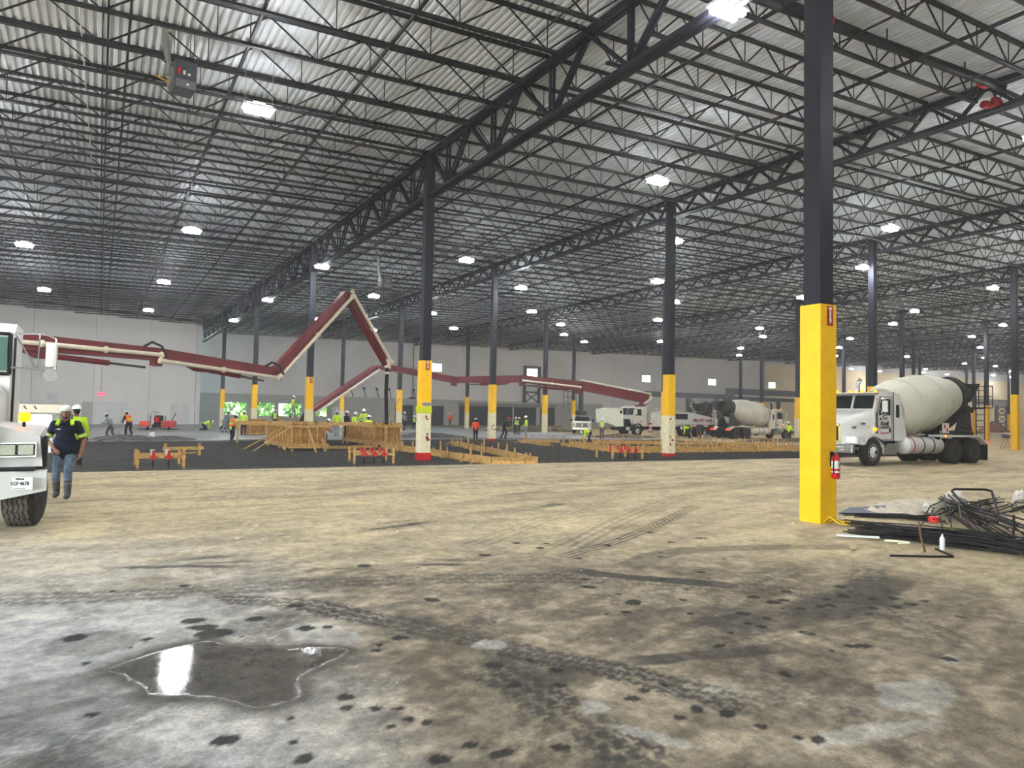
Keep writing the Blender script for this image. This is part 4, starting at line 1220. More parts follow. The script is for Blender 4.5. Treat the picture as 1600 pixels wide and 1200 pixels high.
elbow(PT, rb((31.2, 23.9, 3.8)), rb((32.0, 23.8, 3.5)), rb((30.6, 23.6, 2.9)), .12)
M().path([rb((.5, 18.6, 1.8)), rb((-.1, 18.1, 1.5)), rb((-.5, 17.7, .9)), rb((-.6, 17.6, .5))], .11, 10).build('delivery_hose', MT['black'], PT, 40)

# ------------------------------------------------------------------ pickup
PK = thing('pickup_truck', 'white pickup truck parked nose on beside the pump truck bonnet', 'pickup', (30.2, 32.4, 0), math.radians(-126), None, .92)
m = M(); loft(m, [hood_sec(.95, .88, .55, 1.16, .12), hood_sec(.5, .95, .5, 1.24, .14), hood_sec(-.55, .98, .5, 1.28, .12)]); m.build('hood', MT['white'], PK, 35)
m = M(); loft(m, [[(-.5, -.97, .5), (-.5, .97, .5), (-.5, .95, 1.28), (-.5, -.95, 1.28)], [(-2.6, -.97, .5), (-2.6, .97, .5), (-2.6, .95, 1.3), (-2.6, -.95, 1.3)]])
loft(m, [[(-.55, -.92, 1.27), (-.55, .92, 1.27), (-2.6, .92, 1.27), (-2.6, -.92, 1.27)], [(-1.15, -.76, 1.88), (-1.15, .76, 1.88), (-2.45, .76, 1.88), (-2.45, -.76, 1.88)]])
m.build('cab', MT['white'], PK, 30)
M().prism([(-.6, -.82, 1.31), (-.6, .82, 1.31), (-1.1, .7, 1.82), (-1.1, -.7, 1.82)], (.03, 0, .03)).build('windscreen', MT['glass'], PK)
M().box(-4.6, -.97, .55, -2.6, .97, 1.3).build('cargo_bed', MT['white'], PK)
g = M().rbox(.93, -.6, .72, 1.02, .6, 1.1, .03).build('grille', MT['blackm'], PK)
for z in (.82, .98): M().box(1.0, -.58, z - .012, 1.035, .58, z + .012).build('grille_bar', MT['chrome'], g)
M().box(.99, -.03, .74, 1.04, .03, 1.08).build('grille_bar', MT['chrome'], g)
bp = M().rbox(.98, -.98, .42, 1.18, .98, .68, .05).build('bumper', MT['chrome'], PK)
for s in (-1, 1):
    M().rbox(.86, min(s * .64, s * .92), .82, .98, max(s * .64, s * .92), 1.08, .03).build('headlamp', MT['alu'], PK)
    M().rbox(-.75, s * 1.15 - .12, 1.3, -.63, s * 1.15 + .12, 1.52, .03).build('mirror', MT['blackm'], PK)
    for xx in (0, -3.7): wheel(PK, xx, s * .85, .4, .4, .26, s, MT['alu'])
    M().prism([(-.75, s * .905, 1.33), (-1.2, s * .79, 1.8), (-2.35, s * .79, 1.8), (-2.45, s * .905, 1.33)], (0, s * .02, 0)).build('side_window', MT['glass'], PK)

# ------------------------------------------------------------------ the cab at the left edge
LT = thing('mixer_truck', 'white truck nose at the left edge with licence plate, amber lamp and big mirror', 'truck', (-12.84, -13.05, 0), -PI / 2)
# local: x towards the camera, y to the right of the picture
wp = MT['white']
m = M(); loft(m, [[(.55, -1.0, .50), (.55, .85, .44), (.55, .85, .83), (.55, -1.0, .83)], [(.85, -1.0, .50), (.85, .85, .44), (.85, .85, .83), (.85, -1.0, .83)]])
bp = m.build('bumper', wp, LT)
m = M().prism([(.85, .85, .44), (.72, 1.44, .55), (.72, 1.44, .835), (.85, .85, .83)], (-.22, 0, 0)); m.build('bumper_end', wp, LT)
pa = math.atan2(-.13, .55)
pr = (PI / 2, 0, PI / 2 - .232)
pl = M().cbox((0, 0, 0), .31, .165, .008).build('licence_plate', mat('plate_white', (.92, .92, .90), .5), bp, loc=(.822, 1.14, .67)); pl.rotation_euler = pr
text('TEXAS', .036, MT['blackm'], 'lettering', pl, (0, .058, .006), (0, 0, 0), bold=.001)
text('XGF\u00b74678', .075, MT['blackm'], 'lettering', pl, (0, -.004, .006), (0, 0, 0), bold=.0008, sx=.74)
text('THE LONE STAR STATE', .014, MT['blackm'], 'lettering', pl, (0, -.068, .006), (0, 0, 0))
q = M(); 
for a in range(5):
    t0 = PI / 2 + a * 2 * PI / 5; q.prism([(-.125 + .018 * math.cos(t0), .055 + .018 * math.sin(t0), .004), (-.125 + .008 * math.cos(t0 + .63), .055 + .008 * math.sin(t0 + .63), .004), (-.125, .055, .004), (-.125 + .008 * math.cos(t0 - .63), .055 + .008 * math.sin(t0 - .63), .004)], (0, 0, .003))
q.build('star', MT['blackm'], pl)
# fender block with the twin lamp
m = M(); loft(m, [[(-.5, .6, .86), (-.5, 1.36, .86), (-.5, 1.36, 1.42), (-.5, .6, 1.52)], [(.35, .7, .86), (.35, 1.38, .86), (.35, 1.36, 1.38), (.35, .7, 1.5)], [(.66, .8, .88), (.56, 1.38, .88), (.5, 1.33, 1.3), (.6, .8, 1.46)]])
fd = m.build('fender', wp, LT, 25)
hl = M().cbox((0, 0, 0), .47, .2, .05).build('headlamp_frame', MT['alu'], LT, loc=(.635, 1.08, 1.115)); hl.rotation_euler = (PI / 2 - .08, -.02, PI / 2 - .17)
for s in (-1, 1):
    ln = M().cbox((s * .108, 0, .02), .19, .14, .03).build('headlamp_lens', mat('lens_glass', (.66, .67, .60), .15, .3, var=.35, scale=60), hl)
    q = M()
    for (ax, ay, bx, by) in ((-1, -1, 1, -1), (-1, 1, 1, 1), (-1, -1, -1, 1), (1, -1, 1, 1)):
        q.bar((s * .108 + ax * .1, ay * .075, .03), (s * .108 + bx * .1, by * .075, .03), .012, .03)
    q.build('lens_bezel', MT['blackm'], hl)
al = M().rbox(.3, 1.05, 1.5, .36, 1.2, 1.63, .03).build('amber_lamp', MT['amber'], LT)
M().tube((.3, 1.12, 1.4), (.3, 1.12, 1.52), .02).build('lamp_post', MT['blackm'], al)
M().box(.5, 1.375, .87, .2, 1.42, 1.3).build('mud_guard', MT['blackm'], LT)
m = M().box(.55, -1.0, .83, .8, 1.3, .87); m.build('bumper_gap', MT['blackm'], LT)
# bonnet, cab and screen
m = M(); loft(m, [hood_sec(.8, .78, .86, 1.62, .2), hood_sec(.2, .80, .86, 1.8, .25), hood_sec(-.5, .83, .9, 2.1, .3)]); m.build('hood', wp, LT, 35)
m = M().prism([(-.5, -.86, .9), (-.5, -.86, 2.2), (-.72, -.84, 2.85), (-.95, -.84, 3.0), (-2.0, -.84, 3.0), (-2.0, -.86, .9)], (0, 1.72, 0)); m.build('cab', wp, LT, 25)
M().prism([(-.5, .05, 2.25), (-.5, .82, 2.25), (-.68, .79, 2.76), (-.68, .05, 2.76)], (.03, 0, .01)).build('windscreen', mat('green_glass', (.30, .42, .38), .08), LT)
q = M().path([(-.49, .845, 2.2), (-.7, .82, 2.82)], .03, 6); q.path([(-.48, .0, 2.2), (-.48, .845, 2.2)], .03, 6); q.path([(-.7, 0, 2.82), (-.7, .82, 2.82)], .03, 6)
q.build('screen_seal', MT['blackm'], LT)
M().tube((-.5, .9, .95), (-.55, .9, 2.75), .018, n=6).build('grab_rail', MT['blackm'], LT)
ar = M().path([(-.62, .88, 2.82), (-.5, 1.15, 2.83), (-.45, 1.32, 2.82), (-.43, 1.43, 2.76), (-.43, 1.44, 2.30)], .014, 6)
ar.path([(-.5, .86, 2.30), (-.46, 1.25, 2.29), (-.43, 1.44, 2.28)], .016, 6); ar.tube((-.46, 1.22, 2.83), (-.46, 1.2, 2.29), .011, n=5); ar.tube((-.6, .9, 2.80), (-.46, 1.18, 2.3), .012, n=5)
arm = ar.build('mirror_arm', MT['chrome'], LT, 40)
M().rbox(-.5, 1.30, 2.32, -.40, 1.455, 2.70, .035).build('mirror', wp, arm, 40)
M().lathe((-.43, 1.375, 2.2), (1, 0, 0), [(-.05, .02), (-.02, .09), (.0, .1), (.012, .098)], 20).build('round_mirror', MT['chrome'], arm, 40)
# wide front tyre with zig-zag grooves, turned a little
R = .46; wd = .40
m = M().lathe((0, -wd / 2, 0), (0, 1, 0), [(0, R * .6), (0, R * .82), (.03, R * .95), (.07, R * .985), (wd - .07, R * .985), (wd - .03, R * .95), (wd, R * .82), (wd, R * .6)], 48)
wh = m.build('wheel', MT['tyre'], LT, 40, loc=(.12, 1.16, R)); wh.rotation_euler = (0, 0, -.16)
q = M(); N = 72
for r_ in range(5):
    y0 = -wd / 2 + .05 + r_ * (wd - .10) / 5; y1 = y0 + (wd - .10) / 5 - .014
    vs = []; fs = []
    for k in range(N):
        a = 2 * PI * k / N; j = .008 if k % 4 < 2 else -.008
        for (yy, rr) in ((y0 + j, R * .97), (y0 + j, R * 1.004), (y1 + j, R * 1.004), (y1 + j, R * .97)):
            vs.append((rr * math.cos(a), yy, rr * math.sin(a)))
    for k in range(N):
        k2 = (k + 1) % N
        for c in range(3): fs.append((k * 4 + c, k2 * 4 + c, k2 * 4 + c + 1, k * 4 + c + 1))
    q.add(vs, fs)
q.build('tread_rib', mat('dusty_tread', (.40, .37, .33), .9, var=.4, scale=16, tint=(.22, .21, .19)), wh)['kind'] = 'stuff'
M().lathe((0, -wd / 2 + .06, 0), (0, 1, 0), [(0, R * .6), (.02, R * .5), (.06, R * .15)], 20).build('rim', MT['rimdirty'], wh)
M().box(-6, -.5, .7, .5, .5, 1.0).build('chassis', MT['blackm'], LT)
for s in (-1,): wheel(LT, .1, -1.1, .46, .46, .3, s, MT['rimdirty'])
for s in (-1, 1):
    for xx in (-4.6, -6.0): wheel(LT, xx, s * .72, .46, .46, .28, s, MT['rimdirty'], True)
A = V((-2.2, 0, 2.0)); B = V((-6.6, 0, 2.9)); ax = (B - A).normalized(); L = (B - A).length
# ------------------------------------------------------------------ unit heaters and other roof gear
def heater(loc, label, sc=1.0):
    t = thing('unit_heater', label, 'heater', loc, math.radians(8), None, sc)
    grey = mat('dark_grey_cabinet', (.27, .28, .31), .5, var=.1)
    b = M().rbox(-.27, -.3, -.38, .27, .3, .36, .02).build('cabinet', grey, t)
    M().box(-.24, -.31, -.36, .24, -.295, -.15).build('lower_panel', mat('grey_panel', (.40, .41, .43), .5), b)
    for k in range(3): M().box(-.19 + k * .12, -.312, -.02, -.13 + k * .12, -.298, .14 - .05 * k).build('label_plate', MT['white'] if k else MT['red'], b)
    M().lathe((.05, -.312, -.26), (0, -1, 0), [(0, .035), (.01, .035)], 10).build('badge', MT['white'], b)
    d = M().path([(-.38, -.1, -.05), (-.36, -.1, .25), (-.42, -.05, .5), (-.5, .05, 1.75)], [.06, .08, .075, .075], 10).build('flue_pipe', MT['alu'], t, 40)
    M().path([(-.28, .1, -.1), (-.34, .1, -.15), (-.46, .1, -.12), (-.62, .12, -.06)], .014, 6).build('gas_line', MT['yellow'], t, 40)
    M().box(-.34, -.2, -.3, -.27, .2, .15).build('control_box', MT['alu'], t)
    for (x, y) in ((-.2, -.2), (.2, -.2), (-.2, .2), (.2, .2)): M().tube((x, y, .36), (x, y, 1.35 if sc == 1 else 1.95), .01, n=4).build('hanger_rod', MT['steel'], t)
    return t


heater((-9.21, -5.24, 10.36), 'dark grey unit heater with silver flue pipe hanging from the near left joists')
heater((4.33, 17.0, 9.78), 'small far unit heater hanging between the joists above the boom peak', 1.15)
t = thing('red_chain_hoist_bag', 'crumpled dark red bag hanging under the second girder at upper right', 'bag', (12.2, -14.3, 11.25))
rng = random.Random(3); m = M()
for k in range(5): m.ball((rng.uniform(-.4, .45), rng.uniform(-.12, .12), rng.uniform(-.06, .06)), rng.uniform(.2, .3), .14, rng.uniform(.08, .12), 9, 6, Matrix.Rotation(rng.uniform(-.5, .5), 3, 'Y'))
m.build('bag_cloth', mat('dark_red_plastic', (.50, .10, .12), .5, var=.4, scale=9), t, 60)
M().tube((0, 0, .1), (0, 0, .55), .03, n=6).build('hanging_strap', MT['blackm'], t)
for i, x in enumerate((18.6, 20.4, 22.2, 24.0, 27.6)):
    t = thing('vent_stub', None, 'pipe', (x, 69.68, 3.68), 0, 'goose-neck pipes along the block wall top')
    t['label'] = 'thin dark goose-neck pipe on top of the block masonry, %s of five from the left' % ORD[i + 1]
    M().path([(.25, 0, 0), (0, 0, 1.0), (-.03, 0, 1.15)], .05, 6).build('pipe', MT['blackm'], t)
    M().ball((-.05, 0, 1.2), .2, .12, .16, 8, 5).build('pipe_head', MT['blackm'], t)
t = thing('drop_conduit', 'dark conduit dropping down the rear wall left of the lime banded column', 'conduit', (27.5, 69.85, 3.75))
M().tube((0, 0, 0), (0, 0, 7.6), .05, n=6).build('conduit', MT['steel'], t); M().box(-.5, -.1, -.1, .3, .1, .1).build('bracket', MT['steel'], t)

# ------------------------------------------------------------------ steel frames along the rear wall
STL = MT['colsteel']
MT['greysteel'] = mat('grey_mezzanine_steel', (.33, .34, .36), .6, var=.1)
G = MT['greysteel']


def hbeam(m, p, q, w, h):
    p = V(p); q = V(q)
    z = V((0, 0, 1))
    m.bar(p + z * (h / 2 - .04), q + z * (h / 2 - .04), w, .08); m.bar(p - z * (h / 2 - .04), q - z * (h / 2 - .04), w, .08); m.bar(p, q, .05, h)
    return m


t = thing('mezzanine_frame', 'dark grey steel platform frame of beams and posts before the rear wall', 'steel frame', (70, 56, 0))
hbeam(M(), (-14, 0, 5.1), (4.2, 0, 5.1), .35, .75).build('beam', G, t)
hbeam(M(), (4.0, 0, 6.0), (40, 0, 6.0), .35, .95).build('beam', G, t)
hbeam(M(), (4.0, .6, 4.95), (40, .6, 4.95), .3, .6).build('beam', G, t)
for x, h in [(-3.8, 4.7), (2.1, 4.7), (4.2, 5.6), (5.5, 5.6), (9.4, 4.7), (15.9, 4.7), (22.5, 5.6), (31, 4.7), (38, 5.6)]:
    M().box(x - .28, -.2, 0, x + .28, .2, h).build('post', G, t)
for p, q in [((-3.5, 0, 4.6), (-.3, 0, 2.2)), ((1.9, 0, 4.6), (-.2, 0, 3.4)), ((4.2, 0, 5.4), (5.5, 0, 4.2)), ((5.5, 0, 5.4), (4.2, 0, 4.2))]:
    M().bar(p, q, .2).build('brace', G, t)
t = thing('ladder_frame', 'dark cross-braced steel frame standing at the rear wall around the third high window', 'steel frame', (47.0, 69.72, 0))
for x in (-1.3, 1.3): M().box(x - .17, -.15, 3.5, x + .17, .15, 9.2).build('post', G, t)
for z in (9.1, 6.2, 5.2): M().box(-1.5, -.14, z - .12, 1.5, .14, z + .12).build('rail', G, t)
for p, q in [((-1.2, 0, 3.6), (1.2, 0, 5.2)), ((1.2, 0, 3.6), (-1.2, 0, 5.2))]: M().bar(p, q, .14).build('brace', G, t)
t = thing('wall_railing', 'small dark railing bracket on the rear wall left of the pump boom root', 'railing', (51.6, 66, 3.7))
for x in (-1.2, -.4, .4, 1.2): M().bar((x, 0, 0), (x, 0, 1.7), .07).build('post', G, t)
for z in (0, .85, 1.7): M().bar((-1.2, 0, z), (1.2, 0, z), .07).build('rail', G, t)
M().box(1.7, -.2, -3.7, 2.3, .2, 2.4).build('support_post', G, t)
t = thing('right_frame', 'pale grey beam on a cross-braced tower at the far right, behind the yellow column', 'steel frame', (147.6, 55, 0))
hbeam(M(), (-6, 0, 6.1), (7.5, 0, 6.1), .5, 1.3).build('beam', mat('pale_beam', (.62, .61, .59), .6), t)
for x in (2.6, 6.8): M().box(x - .3, -.25, 0, x + .3, .25, 5.5).build('post', G, t)
for z in (.3, 1.9, 3.6, 5.2): M().box(2.6, -.15, z - .15, 6.8, .15, z + .15).build('rail', G, t)
for z in (.3, 1.9, 3.6):
    for a, b_ in ((2.6, 6.8), (6.8, 2.6)): M().bar((a, 0, z), (b_, 0, z + 1.6), .12).build('brace', G, t)
rng = random.Random(11)
MR = mat('red_brick_rubble', (.62, .40, .32), .9, var=.5, scale=3, tint=(.45, .30, .24))


def mound(name, label, cat, loc, rx, ry, h, m_, seed, n=26):
    rr = random.Random(seed)
    vs = []; fs = []
    K = 8
    for i in range(K + 1):
        r = i / K
        for k in range(n):
            a = 2 * PI * k / n
            z = h * (1 - r * r) * (.65 + .7 * rr.random()) if i < K else -.02
            q = 1 + .12 * rr.uniform(-1, 1)
            vs.append((rx * r * q * math.cos(a), ry * r * q * math.sin(a), z))
    for i in range(K):
        for k in range(n):
            k2 = (k + 1) % n
            fs.append((i * n + k, (i + 1) * n + k, (i + 1) * n + k2, i * n + k2))
    o = M().add(vs, fs).build(name, m_, loc=loc)
    return tag(o, label, cat, kind='stuff')


mound('rubble', 'heap of red brown rubble by the cross-braced tower far right', 'rubble', (147, 54, 0), 4, 2.5, 1.7, MR, 1)
MDIRT = mat('brown_spoil', (.45, .40, .32), .9, var=.45, scale=2, tint=(.30, .26, .21), bump=.4)
mound('dirt', 'low brown spoil bank beside the pickup truck and slab edge', 'soil', (29.6, 39.0, 0), 6.5, 2.2, .55, MDIRT, 2, 34)
mound('dirt', 'low spoil bank under the pump truck bonnet', 'soil', (27.0, 22.2, 0), 3.5, 1.2, .25, MDIRT, 4, 30)
mound('dirt', 'low spoil bank in front of the second mixer wheels', 'soil', (37.5, 13.4, 0), 7, 1.3, .22, MDIRT, 5, 34)
MHEAP = mat('fresh_concrete_lumps', (.34, .335, .325), .6, var=.4, scale=3, bump=.5)
mound('rubble', 'rough wet concrete heap at the rakers feet', 'concrete', (-9.4, 17.6, -.08), 2.2, 1.3, .28, MHEAP, 6, 40)
mound('rubble', 'rough wet concrete heap right of the orange vest worker', 'concrete', (-7.4, 18.2, -.08), 1.8, 1.1, .22, MHEAP, 7, 40)
mound('rubble', 'line of dumped concrete in front of the orange shirt worker', 'concrete', (9.6, 22.0, -.05), 3.4, 1.0, .3, MHEAP, 8, 44)
# blue wrapped bundle on a trestle
t = thing('trestle', 'low trestle with one slanting wooden leg beyond the yellow column at right', 'trestle', (43.6, .8, 0), .35)
for x in (-.9, .9):
    for s in (-1, 1): M().bar((x, s * .35, 0), (x, s * .05, .74), .07, .04).build('leg', MT['wood'], t)
M().box(-1.1, -.05, .72, 1.1, .05, .8).build('top_rail', MT['wood'], t)
t = thing('wrapped_bundle', 'dark blue and white wrapped bundle lying on the trestle at right', 'bundle', (43.6, .8, .8), .35)
rr = random.Random(5); m = M()
for k in range(7): m.ball((-1.1 + k * .37, rr.uniform(-.05, .05), .13), .3, .24, rr.uniform(.12, .17), 10, 6)
m.build('wrapping', mat('blue_tarp', (.20, .24, .36), .4, var=.5, scale=5, tint=(.35, .36, .40)), t, 60)
M().rbox(-.9, -.16, .18, .8, .16, .3, .04).build('white_sheet', MT['white'], t)

# ------------------------------------------------------------------ plywood box forms
def form_box(label, x0, x1, y0, y1, z0, z1, studs_left, kick):
    t = thing('form_box', label, 'formwork', (x0, y0, 0)); w = x1 - x0; l = y1 - y0
    for (a, b_, c, d) in ((0, 0, w, .03), (0, l - .03, w, l), (0, 0, .03, l), (w - .03, 0, w, l)):
        M().box(a, b_, z0 + .06, c, d, z1 - .02).build('plywood_sheet', MT['ply'], t)
    W_ = MT['wood']
    for z in (z0, z0 + .1, z1 - .06):
        d = .12 if z < z0 + .05 else .07
        M().box(-.16, -d - .04, z - .045, w + .16, -.03, z + .045).build('waler', W_, t)
        M().box(-d - .04, -.2, z - .045, -.03, l + .16, z + .045).build('waler', W_, t)
    M().box(-.12, l + .01, z1 - .1, w + .12, l + .09, z1).build('waler', W_, t)
    M().box(w + .01, -.1, z1 - .1, w + .09, l + .1, z1).build('waler', W_, t)
    n = 5
    for k in range(n):
        x = w * k / (n - 1); M().box(x - .022, -.06, z0 + .05, x + .022, -.002, z1 - .05).build('stud', W_, t)
    n = studs_left
    for k in range(n):
        y = .05 + (l - .1) * (k / (n - 1)) ** 1.15; M().box(-.075, y - .03, z0 - .02, -.002, y + .03, z1 + .05).build('stud', W_, t)
    # legs and loose skirt boards under the front corner
    M().bar((-.3, -.05, z0 - .06), (-.02, l * .35, z0 - .06), .06, .14).build('skirt_board', W_, t)
    for (xx, yy) in ((0, 0), (w, 0), (0, l), (w, l), (0, l / 2), (w, l / 2)): M().box(xx - .05, yy - .05, -.16, xx + .05, yy + .05, z0).build('leg', W_, t)
    for (p, q) in kick: M().bar(V(p) - V((x0, y0, 0)), V(q) - V((x0, y0, 0)), .09, .045).build('kicker_brace', W_, t)
    # rebar dowels poking out
    for k in range(9):
        M().tube((w * (k + .5) / 9, .3 + .4 * (k % 3), z0), (w * (k + .5) / 9, .3 + .4 * (k % 3), z1 + .16 + .03 * (k % 4)), .012, n=5).build('dowel', MT['rebar'], t)
    return t


form_box('big plywood box form braced on the black mat, nearest the left', -3.4, -1.95, 6.6, 11.8, .12, 1.08, 9, [((-3.45, 6.7, 1.02), (-5.07, 6.83, -.12)), ((-3.5, 8.0, .95), (-5.07, 9.0, -.12)), ((-2.75, 6.5, 1.0), (-2.5, 5.95, -.12)), ((-2.1, 6.55, .5), (-2.0, 6.2, -.12))])
form_box('second plywood box form with many close studs, right of the hanging pump hose', 1.36, 2.72, 9.6, 14.2, .12, 1.05, 12, [((1.9, 9.5, 1.0), (1.55, 8.4, -.12)), ((2.5, 9.5, .5), (2.6, 9.2, -.12))])
t = thing('long_plank', 'long pale plank laid level on posts behind the two box forms', 'plank', (-4.6, 15.4, 0))
M().bar((0, 0, 1.0), (8.6, -2.6, 1.06), .05, .2).build('board', MT['wood'], t)
for k in range(4):
    x = .3 + k * 2.65; M().box(x - .04, -x * .302 + .03, -.14, x + .04, -x * .302 + .1, 1.0).build('post', MT['wood'], t)
t = thing('slab_board', 'long pale board lying on the ground between the two box forms', 'plank', (-1.6, 8.3, -.13))
M().bar((0, 0, .1), (3.0, .9, .1), .08, .2).build('board', MT['wood'], t)
t = thing('crate', 'plywood crate standing before the block wall windows beside the lime vest worker', 'crate', (-1.5, 26.7, 0))
M().box(-.75, -.5, 0, .75, .5, 1.05).build('plywood_sheet', MT['ply'], t)
for x in (-.72, -.25, .25, .72): M().box(x - .05, -.56, 0, x + .05, -.5, 1.1).build('stud', MT['wood'], t)
for z in (.1, .6, 1.05): M().box(-.8, -.6, z - .04, .8, -.56, z + .04).build('rail', MT['wood'], t)


# ------------------------------------------------------------------ footing forms with stakes
def edge_form(label, lines, stakes, seed, h=.36, zb=-.14, name='footing_form'):
    rr = random.Random(seed)
    o = lines[0][0]
    t = thing(name, label, 'formwork', (o[0], o[1], zb))
    for pts in lines:
        for a, b_ in zip(pts[:-1], pts[1:]):
            a = V((a[0] - o[0], a[1] - o[1], 0)); b_ = V((b_[0] - o[0], b_[1] - o[1], 0))
            L = (b_ - a).length; n = max(1, round(L / 3.4))
            for k in range(n):
                p = a + (b_ - a) * (k / n) + V((0, 0, h / 2)); q = a + (b_ - a) * ((k + 1) / n) + V((0, 0, h / 2 + rr.uniform(-.03, .03)))
                sd = (b_ - a).cross(V((0, 0, 1))).normalized() * (.045 if k % 2 else 0)
                M().bar(p + sd, q + sd, .04, h * rr.uniform(.85, 1.05)).build('board', MT['wood'], t)
            ns = int(L * stakes)
            for k in range(ns):
                c = a + (b_ - a) * ((k + rr.uniform(.2, .8)) / ns)
                sd = (b_ - a).cross(V((0, 0, 1))).normalized() * rr.choice((-.07, .11))
                hh = h + rr.uniform(.02, .42); tl = rr.uniform(-.05, .05)
                m = M().bar(c + sd, c + sd + V((tl, tl, hh)), .07, .045); m.build('stake', MT['wood'], t)
                if rr.random() < .4:
                    M().bar(c + sd + V((0, 0, h * .9)), c + sd * 5 + V((rr.uniform(-.2, .2), 0, 0)), .06, .035).build('kicker', MT['wood'], t)
    return t


edge_form('long wooden footing form with stakes running from the lime banded column to the road', [[(1.6, 9.3), (1.38, -3.0), (3.2, -3.15), (6.6, 11.6)]], 1.05, 21)
edge_form('nearest long edge form with many stakes, in front of the pump truck', [[(13.2, 10.4), (11.9, 4.6), (11.7, 2.7), (28.5, 2.4)]], 1.7, 22, .3)
edge_form('middle edge form with stakes, second row before the pump truck', [[(14.6, 11.5), (13.6, 5.4), (28.6, 4.6)]], 2.3, 23, .3)
edge_form('rear edge form with stakes nearest the pump truck wheels', [[(17.2, 12.8), (28.7, 8.0)]], 2.2, 24, .3)
edge_form('short low edge form by the lime shirt worker, left of the pump truck', [[(12.9, 14.9), (11.9, 9.6)], [(12.9, 14.9), (15.6, 14.2)]], 1.6, 25, .25)


def batter(label, x, y, w, d, rz, nred, sc=1.0, group='batter boards over the anchor bolts'):
    t = thing('batter_board', label, 'batter board', (x, y, -.14), rz, group, sc)
    for (px, py) in ((0, 0), (w, 0), (0, d), (w, d)):
        M().box(px - .04, py - .03, 0, px + .04, py + .03, .62 if py == 0 else .56).build('post', MT['wood'], t)
    M().box(-.05, -.06, .36, w + .05, -.03, .45).build('rail', MT['wood'], t)
    M().box(-.05, d + .03, .36, w + .05, d + .06, .44).build('rail', MT['wood'], t)
    for k in range(nred):
        xx = w * (k + 1) / (nred + 1)
        q = M().box(xx - .05, -.10, .32, xx + .05, -.02, .50); q.lathe((xx, -.06, .46), (0, 0, 1), [(0, .035), (.14, .035)], 8); q.tube((xx - .12, -.06, .4), (xx + .12, -.06, .4), .03, n=6)
        c = q.build('red_clamp', MT['red'], t)
        M().tube((xx, -.02, -.0), (xx, -.02, .32), .025, n=6).build('anchor_bolt', MT['blackm'], c)
        M().lathe((xx + .02, d * .6, .3), (0, 0, 1), [(0, .05), (.24, .05), (.24, .07), (.28, .07)], 10).build('pipe_stub', MT['pipe'] if nred == 2 else MT['red'], t)
    return t


batter('batter board with two red clamps and pale pipe stubs, left part of the black mat', -9.75, -1.6, 1.25, 1.4, 0, 2)
batter('batter board with three red clamps in front of the box forms', -3.05, -1.2, 1.35, 1.7, -.2, 3, 1.0)
batter('wider batter board with red clamps at the foot of the nearest edge form', 8.2, -1.1, 1.4, 1.3, -.12, 3, 1.05)
t = thing('batter_board', 'small batter board without clamps behind the pale pipe stubs', 'batter board', (-8.6, 4.1, -.14), .25)
for x in (0, 1.25): M().box(x - .05, -.03, 0, x + .05, .03, .55).build('post', MT['wood'], t)
M().box(-.1, -.06, .3, 1.4, -.03, .42).build('rail', MT['wood'], t); M().bar((-.2, .3, .1), (1.3, .5, .16), .1, .05).build('rail', MT['wood'], t)

# ------------------------------------------------------------------ ride-on trowel
t = thing('ride_on_trowel', 'red ride-on power trowel parked on wet concrete before the white wall', 'power trowel', (-6.9, 34.2, 0), -.15, None, 1.0)
for x in (-.72, .72):
    q = M().lathe((x, 0, .12), (0, 0, 1), [(0, .66), (.03, .68), (.06, .66)], 24); q.build('guard_ring', MT['blackm'], t)
    for k in range(4):
        a = k * PI / 2 + .3; M().bar((x, 0, .06), (x + .6 * math.cos(a), .6 * math.sin(a), .03), .16, .02).build('blade', MT['alu'], t)
    M().tube((x, 0, .05), (x, 0, .45), .09, n=10).build('gearbox', MT['blackm'], t)
M().rbox(-1.25, -.45, .32, -.55, .3, .72, .08).build('left_cowl', mat('orange_red_cowl', (.92, .28, .18), .4, var=.15), t)
M().rbox(.18, -.5, .28, 1.2, .35, .78, .06).build('right_cowl', mat('dark_red_cowl', (.70, .14, .12), .4, var=.2), t)
M().rbox(-.4, -.35, .25, .25, .35, .5, .05).build('frame', MT['blackm'], t)
M().rbox(-.3, -.3, .5, .3, .25, .66, .05).build('seat', MT['black'], t); M().rbox(-.3, .2, .6, .3, .34, 1.15, .05).build('backrest', MT['black'], t)
bk = M().lathe((-.1, -.42, .66), (0, 0, 1), [(0, .16), (.36, .2), (.38, .21)], 14).build('bucket', MT['red'], t, 40)
for x in (-.55, .45): M().path([(x, -.2, .6), (x + .02, -.25, 1.0), (x + .06, -.28, 1.15)], .03, 6).build('control_lever', MT['blackm'], t, 40)
M().path([(-.7, .1, .6), (-.7, .1, 1.25), (-.35, .1, 1.45), (.0, .2, 1.3)], .04, 6).build('hoop', MT['alu'], t, 40)
M().tube((.85, .0, .7), (1.15, -.1, 1.35), .03, n=6).build('lift_handle', MT['blackm'], t)
t = thing('walk_behind_trowel', 'dark walk-behind trowel beside the kneeling lime shirt worker', 'power trowel', (-1.9, 36.2, 0), 2.4)
M().lathe((0, 0, .1), (0, 0, 1), [(0, .5), (.04, .5), (.3, .3), (.45, .12)], 18).build('guard_ring', MT['blackm'], t)
M().rbox(-.2, -.2, .4, .2, .2, .75, .05).build('engine', mat('brown_red_engine', (.40, .22, .18), .5), t)
M().path([(.1, 0, .6), (1.2, 0, 1.0), (1.35, 0, 1.05)], .03, 6).build('handle', MT['alu'], t)

